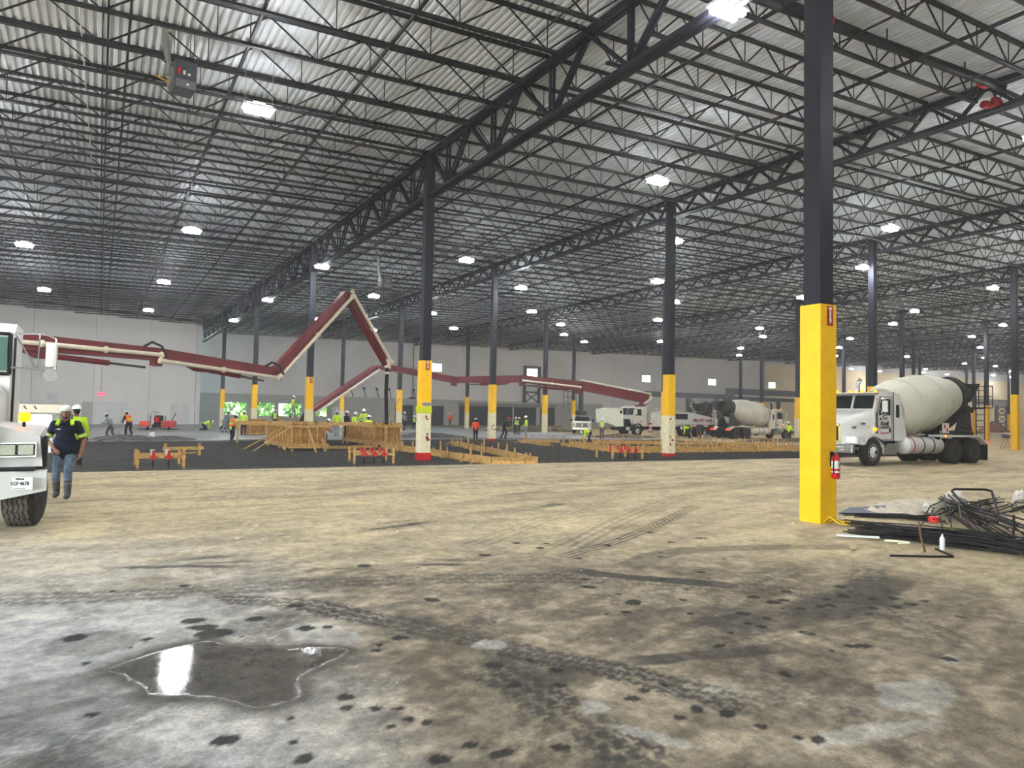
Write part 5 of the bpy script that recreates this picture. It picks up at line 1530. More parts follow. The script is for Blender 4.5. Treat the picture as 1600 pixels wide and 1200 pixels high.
# ------------------------------------------------------------------ trailer behind the walking man
t = thing('parked_trailer', 'white vehicle body with beige rail and small red lamp behind the walking man', 'trailer', (-13.6, -3.4, 0), -.5)
M().rbox(-2.2, -.1, .55, 2.12, .3, 1.52, .06).build('body', MT['white'], t)
M().box(-2.2, -.25, 1.56, 2.45, -.05, 1.76).build('rail', mat('beige_rail', (.70, .66, .58), .6, var=.1), t)
M().rbox(2.14, -.1, .5, 2.3, .5, 1.54, .05).build('end_post', mat('olive_grey_post', (.50, .50, .44), .6), t)
l = M().rbox(.86, -.31, 1.60, 1.02, -.25, 1.71, .02).build('red_lamp', MT['redlamp'], t); M().box(.76, -.29, 1.60, .86, -.25, 1.71).build('lamp_mount', MT['blackm'], l)
for k, x in enumerate((.45, 1.5, 1.75)): M().bar((x, -.26, 1.72), (x + .06, -.26, 1.64), .02).build('wire_clip', MT['blackm'], t)
for x in (-1.6, .6): wheel(t, x, .05, .42, .42, .25, -1, MT['rimdirty'])

# ------------------------------------------------------------------ fire extinguisher and rope at the yellow column
t = thing('fire_extinguisher', 'red fire extinguisher with white label hanging on the yellow column', 'fire extinguisher', (.07, -17.80, .76))
M().lathe((0, 0, 0), (0, 0, 1), [(0, .055), (.02, .066), (.34, .066), (.38, .05), (.41, .024), (.43, .02)], 20).build('cylinder', MT['red'], t, 40)
lb = M().lathe((0, 0, .17), (0, 0, 1), [(0, .0675), (.13, .0675)], 20).build('label_sleeve', MT['white'], t, 40)
q = M()
for k in range(4): q.box(-.035, -.0705, .2 + k * .025, .03 - .01 * (k % 2), -.069, .206 + k * .025)
q.build('label_print', MT['blackm'], lb)
M().lathe((0, 0, .10), (0, 0, 1), [(0, .0675), (.03, .0675)], 20).build('lower_label', MT['white'], t, 40)
m = M().box(-.02, -.025, .42, .02, .025, .46); m.bar((-.02, 0, .47), (.09, 0, .50), .02, .015); m.bar((-.02, 0, .45), (.08, 0, .44), .02, .012); m.build('valve_handle', MT['alu'], t)
M().path([(-.02, 0, .44), (-.075, -.02, .40), (-.085, -.02, .2), (-.08, -.02, .08)], .012, 6).build('hose', MT['blackm'], t, 40)
M().box(-.03, .06, .2, .03, .095, .45).build('wall_bracket', MT['blackm'], t)
t = thing('yellow_rope', 'short tangle of yellow rope at the foot of the yellow column', 'rope', (.0, -17.86, .01))
rng = random.Random(9)
for k in range(5):
    pts = [(-.15 + .03 * k, .12, .02)]
    pts += [(-.1 + .07 * k + rng.uniform(-.05, .05), .05 - .03 * k, .12 - .02 * k), (.05 * k - .05, -.1 - .03 * k, .02), (.1 * k - .05, -.15 - rng.uniform(0, .1), .02), (.18, -.2, .02)]
    M().path(pts, .012, 6).build('strand', MT['yellow'] if k % 2 == 0 else mat('yellow_black_cord', (.55, .45, .05), .7), t, 60)

# ------------------------------------------------------------------ scrap rebar pile
rng = random.Random(17)
GR = 'bars in the scrap rebar pile'


def barz(pts, label='loose dark rebar lying in the scrap pile', r=.014, m_=None, grp=GR):
    o = V(pts[0])
    x = M().path([V(p) - o for p in pts], r, 6).build('rebar', m_ or MT['rebar'], None, 60, loc=o)
    tag(x, label, 'rebar', grp)


AG = .13


def scatter(a, b_, n, wid, hmax, lmin, lmax, bend=.04):
    a = V((*a, 0)); b_ = V((*b_, 0)); d = (b_ - a).normalized(); s = d.cross(V((0, 0, 1))); L = (b_ - a).length
    for k in range(n):
        ll = rng.uniform(lmin, lmax) * L
        t0 = rng.uniform(0, L - ll) if ll < L else 0
        off = rng.gauss(0, .45) * wid
        h = .016 + max(0, hmax * (1 - (off / wid) ** 2)) * rng.random()
        ang = rng.gauss(0, AG)
        p = a + d * t0 + s * off; q = p + (d + s * ang).normalized() * ll
        mid = (p + q) / 2 + s * rng.uniform(-bend, bend) * ll
        barz([p + V((0, 0, h)), mid + V((0, 0, h + rng.uniform(0, .05))), q + V((0, 0, max(.016, h + rng.uniform(-.08, .05))))], r=rng.choice((.010, .012, .015)))


AG = .2
scatter((-.72, -18.5), (.25, -21.1), 66, .30, .2, .3, .8, .07)
AG = .13
scatter((4.2, -17.3), (.75, -20.1), 44, .42, .3, .5, .95)
scatter((6.6, -17.2), (3.2, -18.3), 16, .45, .12, .5, .9)
scatter((7.6, -17.2), (4.8, -18.5), 12, .5, .08, .5, .9)
scatter((1.1, -17.15), (2.0, -18.6), 12, .25, .06, .5, .9)
barz([(2.4, -18.9, .02), (3.6, -17.75, .42), (3.75, -17.72, .45), (4.3, -17.98, .45), (4.42, -18.06, .42), (3.6, -18.6, .04)], 'thick rebar bent to an upright loop over the scrap pile', .024, None, None)
barz([(-1.88, -20.03, .016), (-1.17, -20.43, .016), (-1.12, -20.40, .016), (-.9, -20.05, .03)], 'L bent rebar lying clear in front of the scrap pile', .014, None, None)
barz([(-1.15, -20.05, .016), (-.75, -19.75, .16), (-.45, -19.55, .27), (-.35, -19.48, .28)], 'rusty brown bar leaning on the front of the scrap pile', .016, mat('rusty_bar', (.42, .29, .20), .8, var=.3), None)
barz([(.62, -20.25, .02), (1.0, -20.1, .25), (1.1, -20.05, .38)], 'short dark bar standing up by the paper cup', .018, None, None)
for k, (x, y) in enumerate(((.95, -16.95), (1.35, -16.6), (1.7, -16.45))):
    barz([(x, y, .01), (x - .06, y + .02, .3 + .03 * k)], 'thin bar standing upright behind the grey sheet, %s of three' % ('left one', 'middle one', 'right one')[k], .008, None, None)
# plastic sheeting, lumps and small litter
vs = []; fs = []; nx, ny = 26, 12
rr = np.random.RandomState(4)
for j in range(ny):
    for i in range(nx):
        u, v = i / (nx - 1), j / (ny - 1)
        x = 2.0 + 3.1 * u - .55 * v; y = -17.85 + .25 * u + .95 * v
        z = .03 + .13 * math.sin(PI * v) * math.sin(PI * min(1, u * 1.1)) + .09 * rr.rand()
        vs.append((x - 2, y + 17.8, z if 0 < i < nx - 1 and 0 < j < ny - 1 else .01))
for j in range(ny - 1):
    for i in range(nx - 1):
        k = j * nx + i; fs.append((k, k + 1, k + nx + 1, k + nx))
o = M().add(vs, fs).build('plastic_sheet', mat('dusty_plastic_sheet', (.78, .73, .64), .5, var=.3, scale=5, bump=.3), None, 50, loc=(2, -17.8, 0))
tag(o, 'dusty crumpled plastic sheet lying over the back of the scrap rebar', 'plastic sheet')
o = M().add([(-.6, -.1, .02), (.5, -.2, .03), (.75, .25, .16), (-.3, .12, .1), (-.6, -.1, .0), (.5, -.2, .0), (.75, .25, .12), (-.3, .12, .06)], [(0, 1, 2, 3), (7, 6, 5, 4), (0, 4, 5, 1), (1, 5, 6, 2), (2, 6, 7, 3), (3, 7, 4, 0)]).build('grey_sheet', mat('grey_metal_sheet', (.42, .43, .46), .5, var=.2), None, None, loc=(1.75, -17.25, .01), rotz=-.5)
tag(o, 'bent dark grey sheet at the back left of the scrap rebar', 'sheet')
def lump(x, y, z, r, label, m_, name='concrete_lump', cat='lump'):
    q = M(); q.ball((0, 0, r * .7), r, r * .85, r * .8, 9, 7); rr = random.Random(int(x * 100))
    q.v = [(a * rr.uniform(.6, 1.3), b_ * rr.uniform(.6, 1.3), c * rr.uniform(.65, 1.3)) for a, b_, c in q.v]
    tag(q.build(name, m_, None, 30, loc=(x, y, z)), label, cat)
ML = mat('crumpled_bag', (.86, .83, .77), .7, var=.25, scale=8)
lump(4.55, -17.3, .05, .2, 'crumpled pale paper bag on the back of the scrap pile', ML, 'paper_bag', 'bag')
lump(6.95, -17.35, 0, .17, 'pale crumpled bag lying alone at the right edge behind the rebar', ML, 'paper_bag', 'bag')
lump(2.75, -17.8, .05, .12, 'dusty pale lump in front of the plastic sheet', ML)
lump(-.75, -17.6, 0, .03, 'small pale stone near the column foot', MT['cream'], 'stone', 'stone')
lump(-1.95, -19.55, 0, .05, 'small tan stone in front of the rebar', mat('tan_stone', (.66, .58, .45), .9), 'stone', 'stone')
t = thing('plastic_bottle_cap', 'bright orange red plastic cap sitting on the scrap rebar', 'cap', (1.72, -18.5, .03))
M().lathe((0, 0, 0), (0, 0, 1), [(0, .075), (.09, .075), (.1, .06)], 14).build('cap', mat('orange_red_plastic', (.98, .22, .12), .4), t, 40)
for k in range(6): a = k * PI / 3; M().box(.07 * math.cos(a) - .01, .07 * math.sin(a) - .01, .0, .07 * math.cos(a) + .01, .07 * math.sin(a) + .01, .09).build('grip_rib', mat('orange_red_rib', (.9, .2, .1), .4), t)
t = thing('spray_can', 'white spray paint can standing in front of the rebar pile', 'spray can', (-.87, -20.12, 0))
M().lathe((0, 0, 0), (0, 0, 1), [(0, .03), (.01, .033), (.18, .033), (.2, .022), (.205, .02)], 16).build('can_body', MT['white'], t, 40)
M().lathe((0, 0, .205), (0, 0, 1), [(0, .012), (.03, .012), (.035, .008)], 10).build('nozzle', MT['white'], t)
q = M()
for k in range(4): q.box(-.018, -.0345, .05 + k * .022, .014, -.033, .056 + k * .022)
q.build('can_print', mat('grey_print', (.6, .6, .62), .6), t)
t = thing('paper_cup', 'white paper cup with dark print at the right end of the rebar', 'cup', (.4, -20.45, 0), .8)
M().lathe((0, 0, 0), (0, 0, 1), [(0, .05), (.17, .065), (.175, .068), (.17, .06), (.02, .045)], 16).build('cup_wall', MT['white'], t, 40)
q = M(); q.bar((-.03, -.064, .06), (.03, -.066, .13), .012, .012); q.bar((-.03, -.066, .12), (.0, -.064, .08), .012, .012); q.build('cup_print', MT['blackm'], t)
t = thing('white_pipe_scrap', 'white plastic strip lying by the left end of the rebar', 'plastic scrap', (-.95, -18.85, .02))
M().bar((-.25, .1, .02), (.1, -.35, .03), .09, .02).build('strip', MT['white'], t); M().path([(0, -.5, .02), (.1, -.75, .03), (.02, -.85, .04), (-.12, -.78, .03)], .015, 6).build('curl', MT['cream'], t, 60)
t = thing('yellow_strap', 'yellow strap scrap on the rebar right of the spray can', 'strap', (.05, -19.85, .2))
M().bar((-.08, .1, 0), (.08, -.1, .01), .03, .01).build('webbing', mat('lime_yellow', (.85, .82, .1), .6), t)
# ------------------------------------------------------------------ people
def cap(m, p, q, r1, r2, sq=1.0, n=12):
    """rounded, tapering limb; sq flattens it front to back"""
    p = V(p); q = V(q); d = (q - p)
    L = d.length; d = d / max(L, 1e-6)
    ref = V((1, 0, 0)) if abs(d.x) < .9 else V((0, 0, 1))
    a = (ref - d * ref.dot(d)).normalized(); b = d.cross(a)
    rings = []
    for t in (-1, -.7, -.35): rings.append((p + d * (r1 * t), r1 * math.sqrt(max(.02, 1 - t * t))))
    rings += [(p, r1), (p + d * (L * .5), (r1 + r2) / 2), (q, r2)]
    for t in (.35, .7, 1): rings.append((q + d * (r2 * t), r2 * math.sqrt(max(.02, 1 - t * t))))
    vs = []; fs = []
    for c, r in rings:
        for k in range(n):
            w = 2 * PI * k / n
            vs.append(c + a * (r * sq * math.cos(w)) + b * (r * math.sin(w)))
    for i in range(len(rings) - 1):
        for k in range(n):
            k2 = (k + 1) % n; fs.append((i * n + k, i * n + k2, (i + 1) * n + k2, (i + 1) * n + k))
    fs.append(tuple(range(n))[::-1]); fs.append(tuple((len(rings) - 1) * n + k for k in range(n)))
    m.add(vs, fs)


def fuse(m, vox, sm=3):
    """one continuous skin over overlapping limbs"""
    me = bpy.data.meshes.new('tmp'); me.from_pydata(m.v, [], m.f)
    bm = bmesh.new(); bm.from_mesh(me); bmesh.ops.recalc_face_normals(bm, faces=bm.faces); bm.to_mesh(me); bm.free()
    o = bpy.data.objects.new('tmp', me); COL.objects.link(o)
    r = o.modifiers.new('r', 'REMESH'); r.mode = 'VOXEL'; r.voxel_size = vox
    s = o.modifiers.new('s', 'SMOOTH'); s.factor = .5; s.iterations = sm
    dg = bpy.context.evaluated_depsgraph_get()
    e = bpy.data.meshes.new_from_object(o.evaluated_get(dg))
    bpy.data.objects.remove(o); bpy.data.meshes.remove(me)
    out = M(); out.v = [v.co[:] for v in e.vertices]; out.f = [tuple(p.vertices) for p in e.polygons]; out.m = [0] * len(out.f)
    bpy.data.meshes.remove(e)
    return out


def hand(m, wrist, d, inward, curl, k=1.0):
    """palm and five fingers; d = direction of the hand, inward = palm side"""
    w = V(wrist); d = V(d).normalized(); inn = V(inward); inn = (inn - d * inn.dot(d)).normalized(); s = d.cross(inn).normalized()
    c0 = w + d * .04
    for i, (L, off) in enumerate(((.068, -.03), (.078, -.01), (.074, .011), (.058, .03))):
        a = w + d * .075 + s * off
        b_ = a + (d * math.cos(curl * .5) + inn * math.sin(curl * .5)) * L * .5
        c = b_ + (d * math.cos(curl * 1.3) + inn * math.sin(curl * 1.3)) * L * .55
        m.path([a - d * .03, a, b_, c], [.0085 * k, .0095 * k, .009 * k, .006 * k], 6)
    a = w + d * .03 - s * .03
    m.path([a, a + (d * .5 - s * .8 + inn * .3).normalized() * .04, a + (d * .9 - s * .75 + inn * .6).normalized() * .07], [.011 * k, .0105 * k, .008 * k], 6)


BASE = dict(hip=(0, 0, .93), chest=(.0, 0, 1.30), head=(.03, 0, 1.60), le=(-.03, .27, 1.10), lh=(.08, .28, .88), re=(-.03, -.27, 1.10), rh=(.08, -.28, .88), lk=(.03, .1, .50), la=(-.02, .11, .09), rk=(.03, -.1, .50), ra=(-.02, -.11, .09))
POSES = dict(
    stand={}, walk=dict(lk=(.16, .1, .52), la=(.17, .1, .10), rk=(.02, -.1, .5), ra=(-.26, -.1, .12), lh=(-.05, .28, .9), rh=(.2, -.25, .9)),
    work=dict(hip=(-.06, 0, .90), chest=(.10, 0, 1.22), head=(.24, 0, 1.48), le=(.16, .28, 1.0), lh=(.36, .14, .88), re=(.16, -.28, 1.0), rh=(.38, -.10, .80), lk=(.10, .12, .5), la=(.06, .14, .09), rk=(-.02, -.12, .48), ra=(-.2, -.12, .1)),
    bend=dict(hip=(-.12, 0, .86), chest=(.26, 0, .95), head=(.50, 0, .92), le=(.30, .26, .68), lh=(.36, .16, .42), re=(.30, -.26, .66), rh=(.38, -.14, .40), lk=(.02, .12, .47), la=(-.06, .13, .09), rk=(-.04, -.12, .47), ra=(-.16, -.12, .1)),
    kneel=dict(hip=(-.16, 0, .46), chest=(.22, 0, .62), head=(.48, 0, .68), le=(.34, .26, .38), lh=(.42, .2, .12), re=(.34, -.26, .36), rh=(.42, -.18, .1), lk=(.06, .12, .08), la=(-.34, .12, .08), rk=(.04, -.12, .08), ra=(-.36, -.12, .08)),
    hands=dict(le=(.06, .27, 1.08), lh=(.26, .12, 1.02), re=(.06, -.27, 1.08), rh=(.27, -.08, 1.0)),
    lean=dict(hip=(-.04, 0, .91), chest=(.12, 0, 1.25), head=(.28, 0, 1.50), le=(.2, .27, 1.02), lh=(.42, .18, 1.05), re=(.2, -.27, 1.0), rh=(.44, -.16, 1.0), lk=(.16, .1, .52), la=(.06, .11, .09), rk=(-.06, -.1, .50), ra=(-.28, -.1, .12)),
    up=dict(le=(.14, .3, 1.22), lh=(.34, .22, 1.30), re=(.12, -.3, 1.16), rh=(.34, -.2, 1.16)))


def person(label, loc, heading, pose='stand', top='hivis', pants='darkpants', hat='hatw', vest=None, sleeves=True, skin='skin', scale=1.0, group=None, front=False, boots='boot', over=None, name='person'):
    P = dict(BASE); P.update(POSES.get(pose, {})); P.update(over or {})
    P = {k: V(v) for k, v in P.items()}
    t = thing(name, label, 'person', loc, math.radians(heading), group, scale)
    vox = .013 if front else .026
    hip, ch, hd = P['hip'], P['chest'], P['head']
    ax = (ch - hip).normalized(); side = V((0, 1, 0)); fr = side.cross(ax).normalized()
    neck = ch + ax * .17; hax = (hd - neck).normalized()
    sh = {s: ch + ax * .09 + side * (.185 * s) for s in (1, -1)}
    hp = {s: hip + side * (.095 * s) for s in (1, -1)}
    hf = V((1, 0, 0)); hf = (hf - hax * hf.dot(hax)).normalized() if abs(hax.x) < .95 else V((.3, 0, -1)).normalized()
    limb = {1: ('le', 'lh', 'lk', 'la'), -1: ('re', 'rh', 'rk', 'ra')}
    m = M()
    cap(m, hip, ch, .13, .15, .68); cap(m, ch - side * .08, ch + side * .08 + ax * .02, .12, .12, .8); cap(m, ch + ax * .05, hd - hax * .03, .062, .056)
    R = Matrix((hf, side, hax)).transposed()
    m.ball(hd + hax * .03 - hf * .005, .098, .078, .112, 14, 10, R); m.ball(hd - hax * .045 + hf * .02, .066, .058, .066, 12, 8, R)
    m.ball(hd + hf * .098 - hax * .01, .017, .014, .026, 8, 6, R)
    for s in (1, -1): m.ball(hd + side * (s * .08) + hax * .0, .02, .012, .032, 8, 6, R)
    for s in (1, -1):
        e, h, k, a = (P[x] for x in limb[s])
        cap(m, sh[s], e, .05, .042); cap(m, e, h, .042, .03); hdv = (h - e).normalized()
        cap(m, h + hdv * .02, h + hdv * .075, .032, .034, .6)
        cap(m, hp[s], k, .085, .058); cap(m, k, a, .056, .04); cap(m, a + V((0, 0, -.04)), a + V((.15, 0, -.05)), .045, .035)
    b = fuse(m, vox)
    for s in (1, -1):
        e, h = P[limb[s][0]], P[limb[s][1]]
        hand(b, h, (h - e), V((.15, -s, 0)) if not front or s == 1 else V((-.6, .3, -.5)), .5 if pose in ('stand', 'walk') else 1.0)
    body = b.build('body', MT[skin], t, 60)
    # shirt
    m = M(); cap(m, hip - ax * (.06 if front else .02), ch, .152, .158 if front else .172, .74); cap(m, ch - side * .085, ch + side * .085 + ax * .02, .122 if front else .135, .122 if front else .135, .82)
    if front:
        cap(m, hip - side * .085 - ax * .0, hip + side * .085 - ax * .0, .142, .142, 1.0); cap(m, hip - side * .085 - ax * .04, hip + side * .085 - ax * .04, .125, .125, 1.12); cap(m, hip - side * .06 + ax * .15, hip + side * .06 + ax * .15, .135, .135, .9)
    for s in (1, -1):
        e, h = P[limb[s][0]], P[limb[s][1]]
        if sleeves:
            cap(m, sh[s], e, .07, .058); cap(m, e, e + (h - e) * .86, .056, .045)
        else:
            cap(m, sh[s], sh[s] + (e - sh[s]) * .72, .075, .068)
    fuse(m, vox).build('shirt', MT[top], t, 60)
    # trousers
    m = M(); cap(m, hip - ax * .01, hip + ax * .1, .146, .14, .75); cap(m, hp[1], hp[-1], .095 if front else .11, .095 if front else .11, .9)
    for s in (1, -1):
        k, a = P[limb[s][2]], P[limb[s][3]]
        cap(m, hp[s], k, .086 if front else .105, .076); cap(m, k, k + (a - k) * (.60 if front else .88), .076, .066)
    fuse(m, vox).build('trousers', MT[pants], t, 60)
    for s in (1, -1):
        k, a = P[limb[s][2]], P[limb[s][3]]
        m = M(); u = (k - a).normalized()
        cap(m, a, a + u * (.26 if front else .12), .058, .07); toe = V((1, 0, 0)) if pose != 'kneel' else V((-.2, 0, -.1))
        cap(m, a + V((-.03, 0, -.04)), a + toe * .16 + V((0, 0, -.045)), .05, .045)
        bt = fuse(m, vox)
        bt.v = [(x, y, max(z, .003 if pose != 'kneel' else -.02)) for x, y, z in bt.v]
        bt.build('boot', MT[boots], t, 60)
    # vest with tapes
    def ring(c, r, h, m_, nm, q=1.0, parent=t):
        g = M(); n = 20; vs = []
        for zz, rr in ((-h, r), (h, r)):
            for k in range(n):
                w = 2 * PI * k / n; vs.append(c + ax * zz + fr * (rr * .74 * math.cos(w)) + side * (rr * math.sin(w)))
        g.add(vs, [(k, (k + 1) % n, n + (k + 1) % n, n + k) for k in range(n)])
        return g.build(nm, m_, parent, 60)
    if vest:
        m = M(); cap(m, hip + ax * .06, ch, .172, .19, .76); cap(m, ch - side * .07, ch + side * .07 + ax * .03, .15, .15, .84)
        v_ = fuse(m, vox).build('vest', MT[vest], t, 60)
        tm = MT['silver'] if vest != 'hiorange' else MT['hivis']
        ring(hip + ax * .16, .186, .025, tm, 'reflective_tape', parent=v_)
        for s in (1, -1):
            M().bar(ch + ax * .16 + side * (s * .1) - fr * .09, hip + ax * .1 + side * (s * .1) - fr * .146, .045, .012).build('reflective_tape', tm, v_)
            M().bar(ch + ax * .16 + side * (s * .1) + fr * .09, hip + ax * .1 + side * (s * .1) + fr * .146, .045, .012).build('reflective_tape', tm, v_)
    if hat and not front:
        g = M(); o = hd + hax * .045
        g.lathe(o, hax, [(-.01, .118), (.02, .12), (.06, .112), (.10, .085), (.125, .045), (.132, .005)], 16)
        g.cbox(o + hf * .12, .10, .16, .014, R); g.lathe(o, hax, [(-.012, .135), (.0, .138), (.004, .12)], 16)
        g.build('hard_hat', MT[hat], t, 40)
        g = M(); cap(g, hd - hf * .03 - hax * .02, hd - hf * .03 + hax * .04, .084, .09); fuse(g, .03, 1).build('hair', MT['hair'], t, 60)
    return t, P, hd, hf, hax, side, R


def front_worker():
    t, P, hd, hf, hax, side, R = person('man in navy work shirt, jeans and rubber boots walking beside the white truck nose', (-11.33, -9.72, 0), -97, 'walk', 'navy', 'jeans', None, None, False, 'skin', 1.0, None, True,
                                        over=dict(re=(-.05, -.31, 1.10), rh=(.17, -.14, .93), le=(-.06, .30, 1.08), lh=(.05, .27, .85), lk=(.14, .09, .52), la=(.15, .10, .10), rk=(.03, -.12, .50), ra=(-.16, -.13, .10), head=(.05, 0, 1.61)))
    # cap, face, beard
    o = hd + hax * .045
    M().lathe(o, hax, [(.012, .096), (.03, .1), (.06, .093), (.085, .065), (.098, .03), (.10, .004)], 18).build('white_cap', MT['hatw'], t, 50)
    f = lambda x, y, z: hd + hf * x + side * y + hax * z
    for s in (1, -1):
        M().ball(f(.077, s * .032, .012), .012, .0135, .0065, 10, 7, R).build('eye', mat('eye_white', (.9, .88, .85), .3), t, 60)
        M().ball(f(.085, s * .032, .012), .006, .0062, .0062, 8, 6, R).build('iris', MT['hair'], t, 60)
        M().bar(f(.088, s * .018, .032), f(.075, s * .052, .033), .010, .008).build('eyebrow', MT['hair'], t)
    m = M(); cap(m, f(.062, .018, -.083), f(.062, -.018, -.083), .026, .026); cap(m, f(.085, .018, -.038), f(.085, -.018, -.038), .007, .007); cap(m, f(.03, .062, -.035), f(.055, .035, -.078), .012, .018); cap(m, f(.03, -.062, -.035), f(.055, -.035, -.078), .012, .018)
    fuse(m, .008).build('beard', mat('short_beard', (.24, .165, .13), .8), t, 60)
    M().ball(f(.084, 0, -.052), .008, .02, .0055, 10, 6, R).build('mouth', mat('lips', (.55, .30, .27), .5), t, 60)
    # lime yoke and sleeve bands, collar, name tag
    ch, hip = P['chest'], P['hip']; ax = (ch - hip).normalized(); fr = side.cross(ax).normalized()
    for s, e in ((1, P['le']), (-1, P['re'])):
        sh_ = ch + ax * .09 + side * (.185 * s); d = (e - sh_).normalized()
        c = sh_ + (e - sh_) * .66
        M().lathe(c - d * .03, d, [(0, .078), (.0, .084), (.065, .082), (.065, .076)], 18).build('sleeve_band', MT['hivis'], t, 50)
        M().lathe(c - d * .005, d, [(0, .0845), (.018, .084)], 18).build('silver_stripe', MT['silver'], t, 50)
        M().bar(ch + ax * .175 + side * (s * .105) + fr * .05, ch + ax * .08 + side * (s * .125) + fr * .125, .06, .03, up=fr).build('shoulder_band', MT['hivis'], t)
        M().bar(ch + ax * .17 + side * (s * .075) + fr * .055, ch + ax * .115 + side * (s * .02) + fr * .135, .045, .02, up=fr).build('collar', MT['navy'], t)
    M().cbox(ch + side * -.09 + fr * .142 - ax * .0, .006, .06, .02).build('name_tag', MT['silver'], t)


front_worker()
person('worker in lime shirt and white hard hat standing behind the navy shirt man', (-11.32, -2.7, 0), 95, 'stand', 'hivis', 'blackcloth', 'hatw', None, True, 'skin2', 1.0)
person('worker in grey shirt and brown trousers with yellow boot tops dragging a rake', (-10.22, 18.9, -.1), 150, 'lean', 'greyshirt', 'brownpants', 'hatw', scale=.9)
person('worker in orange and lime vest with dark sleeves beside the raker', (-9.28, 21.4, 0), 125, 'work', 'blackcloth', 'navy', 'hatw', 'hiorange', True, scale=.92)
person('worker in lime shirt kneeling on hands by the block wall corner', (-3.3, 37.2, 0), -25, 'kneel', 'hivis', 'navy', 'hatw', scale=1.0)
person('worker in grey shirt and trousers stooping among the left group', (-2.75, 30.7, 0), -20, 'work', 'greyshirt', 'greyshirt', 'hatw', scale=1.0)
person('worker in bright orange vest seen from behind, leftmost group front', (-4.4, 16.4, -.14), 40, 'work', 'hivis', 'darkpants', 'hatw', 'hiorange', scale=.98)
person('worker in lime vest with orange stripe, right of the orange vest worker', (-2.35, 25.3, 0), 70, 'stand', 'hivis', 'darkpants', 'hatw', 'hivis', scale=.92)
t = thing('work_platform', 'low wooden work platform before the block wall windows', 'platform', (2.7, 33.4, 0))
M().box(-1.1, -.6, 1.04, 1.1, .6, 1.12).build('deck', MT['ply'], t)
for x in (-1, 1):
    for y in (-.5, .5): M().box(x - .05, y - .05, 0, x + .05, y + .05, 1.04).build('leg', MT['wood'], t)
person('worker in lime vest standing high on the work platform, legs apart', (2.7, 33.4, 1.12), -10, 'walk', 'hivis', 'greyshirt', 'hatw', 'hivis', skin='skin2', scale=1.0)
person('worker in dark sleeves and lime vest before the block wall windows, back turned', (3.1, 42.0, 0), 60, 'stand', 'blackcloth', 'darkpants', 'hatw', 'hivis', scale=.98)
person('worker in orange shirt and grey hat bent beside the first box form', (.35, 15.2, -.14), -30, 'work', 'hiorange', 'darkpants', 'hatw', scale=.88, skin='skin2')
person('worker in lime jacket and grey trousers seen from behind between the box forms', (3.69, 24.4, 0), 65, 'stand', 'hivis', 'greyshirt', 'hatw', skin='skin2', scale=1.0)
person('worker all in dark clothes behind the second box form', (3.1, 20.2, 0), 20, 'hands', 'blackcloth', 'darkpants', 'hatw', skin='skin2', scale=1.0)
person('worker in lime vest and white hat leftmost behind the second box form', (3.35, 19.2, 0), -60, 'hands', 'hivis', 'darkpants', 'hatw', 'hivis', scale=.96)
person('tallest worker in the group behind the second box form, lime vest', (4.25, 20.2, .1), -100, 'up', 'hivis', 'darkpants', 'hatw', 'hivis', skin='skin2', scale=1.03)
person('worker in lime shirt holding the long pole behind the second box form', (2.95, 15.3, -.14), 40, 'hands', 'hivis', 'brownpants', 'hatw', scale=.95)
person('worker in grey blue shirt before the narrow dark doorway', (15.2, 41.2, 0), -60, 'hands', 'greyshirt', 'navy', 'hatw', scale=1.02)
person('worker in dark clothes and open lime vest left of the lime banded column', (16.3, 41.3, 0), -120, 'stand', 'blackcloth', 'blackcloth', 'hatw', 'hivis', scale=.82, skin='skin2')
person('tiny worker in orange vest and tan trousers far off by the dark door', (29.0, 60.4, 0), -120, 'walk', 'hiorange', 'brownpants', 'hatw', scale=1.0)
person('worker in red orange shirt and black trousers seen from behind', (11.63, 18.6, -.14), 70, 'hands', 'hiorange', 'blackcloth', 'hatw', scale=.9, skin='skin2')
person('worker in black with a red hard hat leaning forward', (14.6, 19.9, -.05), -30, 'lean', 'blackcloth', 'blackcloth', 'hatr', scale=.95)
person('left one of two workers in lime vests standing close together', (21.6, 30.5, 0), -70, 'stand', 'blackcloth', 'darkpants', 'hatw', 'hivis', scale=.86, skin='skin2')
person('right one of two workers in lime vests standing close together', (20.9, 28.7, 0), -20, 'hands', 'blackcloth', 'darkpants', 'hatw', 'hivis', scale=.85, skin='skin2')
person('worker in lime jacket facing left near the blue wet reflections', (16.43, 19.9, -.05), 150, 'hands', 'hivis', 'greyshirt', 'hatw', scale=.97)
person('worker in lime shirt bent over double beside the edge form', (18.1, 14.4, -.14), 150, 'bend', 'hivis', 'blackcloth', 'hatw', scale=.88)
person('worker in lime vest and white hat standing by the pump truck bonnet', (22.45, 18.8, 0), -110, 'hands', 'greyshirt', 'brownpants', 'hatw', 'hivis', scale=.9)
person('worker in lime shirt bent beside the pump truck rear wheel', (32.0, 19.6, 0), 130, 'bend', 'hivis', 'navy', 'hatw', scale=1.0)
person('worker in purple blue hoodie stooping under the phone number', (33.2, 19.6, 0), 40, 'bend', 'navy', 'brownpants', 'hatw', scale=1.0, over=dict(chest=(.2, 0, 1.05), head=(.4, 0, 1.1)))
person('worker in white hat standing up on the pump truck deck', (37.2, 24.9, 1.575), -60, 'hands', 'blackcloth', 'darkpants', 'hatw', scale=.75)
person('worker in lime top and navy trousers beside the column by the second mixer', (37.4, 13.9, 0), 30, 'hands', 'hivis', 'navy', 'hatw', scale=.88, skin='skin2')
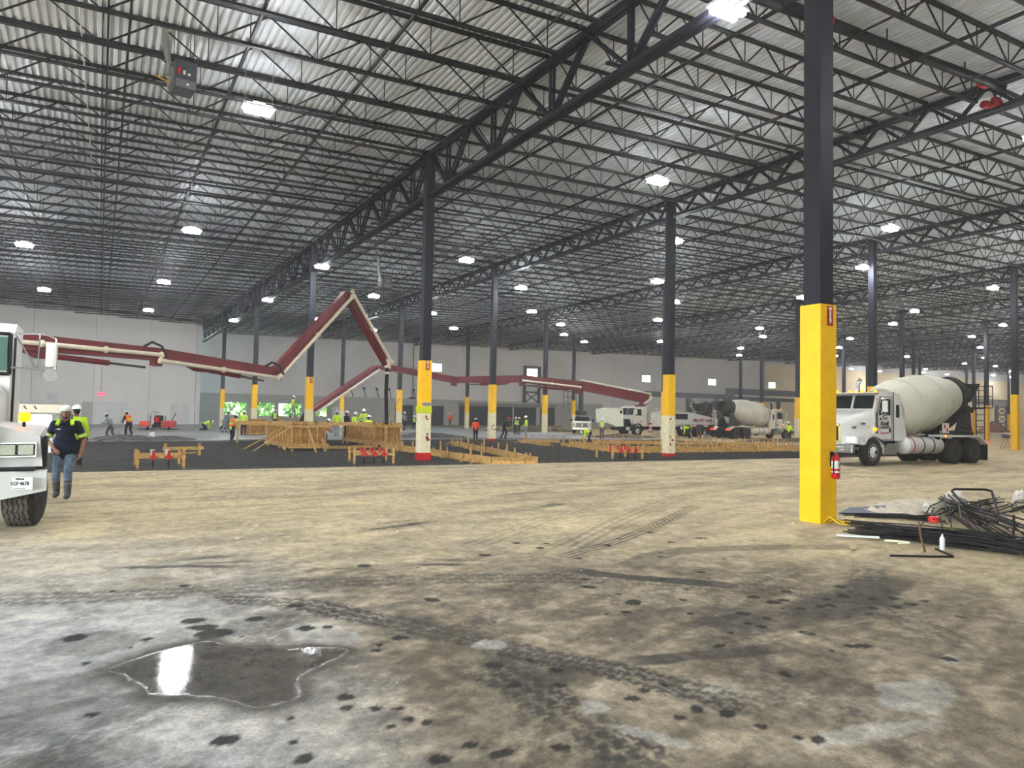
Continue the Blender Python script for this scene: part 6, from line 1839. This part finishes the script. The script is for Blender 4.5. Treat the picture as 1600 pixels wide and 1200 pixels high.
# hand tools
t = thing('rake', 'long handled concrete rake pulled by the grey shirted worker', 'rake', (-11.9, 19.6, 0))
M().tube((1.35, -.75, .93), (.1, -.05, .06), .018, n=6).build('handle', MT['alu'], t); M().bar((-.25, -.25, .05), (.4, .2, .05), .06, .12).build('rake_head', MT['blackm'], t)
t = thing('shovel', 'thin shovel held by the worker in orange and lime vest', 'shovel', (-9.75, 21.75, 0))
M().tube((.1, .05, 1.2), (0, 0, .15), .016, n=6).build('handle', MT['alu'], t); M().rbox(-.1, -.03, .0, .1, .03, .25, .01).build('blade', MT['alu'], t)
t = thing('pole', 'long pale pole slanting up over the second box form', 'pole', (3.2, 15.3, -.14))
M().tube((0, .1, .05), (1.5, -.5, 2.75), .03, n=6).build('shaft', MT['wood'], t); M().rbox(-.12, .0, 0, .12, .2, .1, .02).build('head', MT['alu'], t)
t = thing('timber_board', 'short board with white lump on the wet concrete by the orange vest worker', 'board', (-8.6, 19.4, .02), -.2)
M().box(-.9, -.12, 0, 1.3, .12, .06).build('board', MT['wood'], t); M().rbox(.3, -.14, .06, .6, .1, .34, .06).build('white_bag', MT['white'], t)

# ------------------------------------------------------------------ trees outside the windows
ML1 = mat('tree_leaves', (.58, .76, .36), .7, var=.5, scale=1.4)
ML2 = mat('tree_leaves_dark', (.50, .70, .32), .7, var=.5, scale=1.4)
rng = random.Random(23)
for k, (x, y) in enumerate([(3, 80), (9, 84), (15, 81), (22, 86), (40, 92), (66, 94), (84, 92), (101, 90), (118, 92), (-4, 86)]):
    t = thing('tree', 'green leafy tree outside behind the %s %s window from the left' % (ORD[k + 1] if k < 4 else ORD[(k - 3)], 'low' if k < 4 else 'high') if k < 9 else 'green leafy tree outside behind the oblique white wall end', 'tree', (x, y, -.05), 0, 'trees outside the rear wall')
    h = 7 + 3 * rng.random()
    M().path([(0, 0, 0), (.1, 0, h * .4), (0, .1, h * .8)], [.3, .22, .1], 8).build('trunk', MT['brownpants'], t, 60)
    m = M()
    for _ in range(900):
        a = rng.uniform(0, 2 * PI); r = rng.uniform(.8, 2.8); z = rng.uniform(.6, h * 1.1)
        c = V((r * math.cos(a), r * math.sin(a), z)); n = V((rng.uniform(-1, 1), rng.uniform(-1, 1), rng.uniform(-1, 1))).normalized(); u = n.orthogonal().normalized(); w = n.cross(u)
        s = rng.uniform(.3, .6)
        m.add([c + u * s, c + w * s * .6, c - u * s, c - w * s * .6], [(0, 1, 2, 3)])
    o = m.build('leaves', ML1 if k % 2 else ML2, t); o['kind'] = 'stuff'
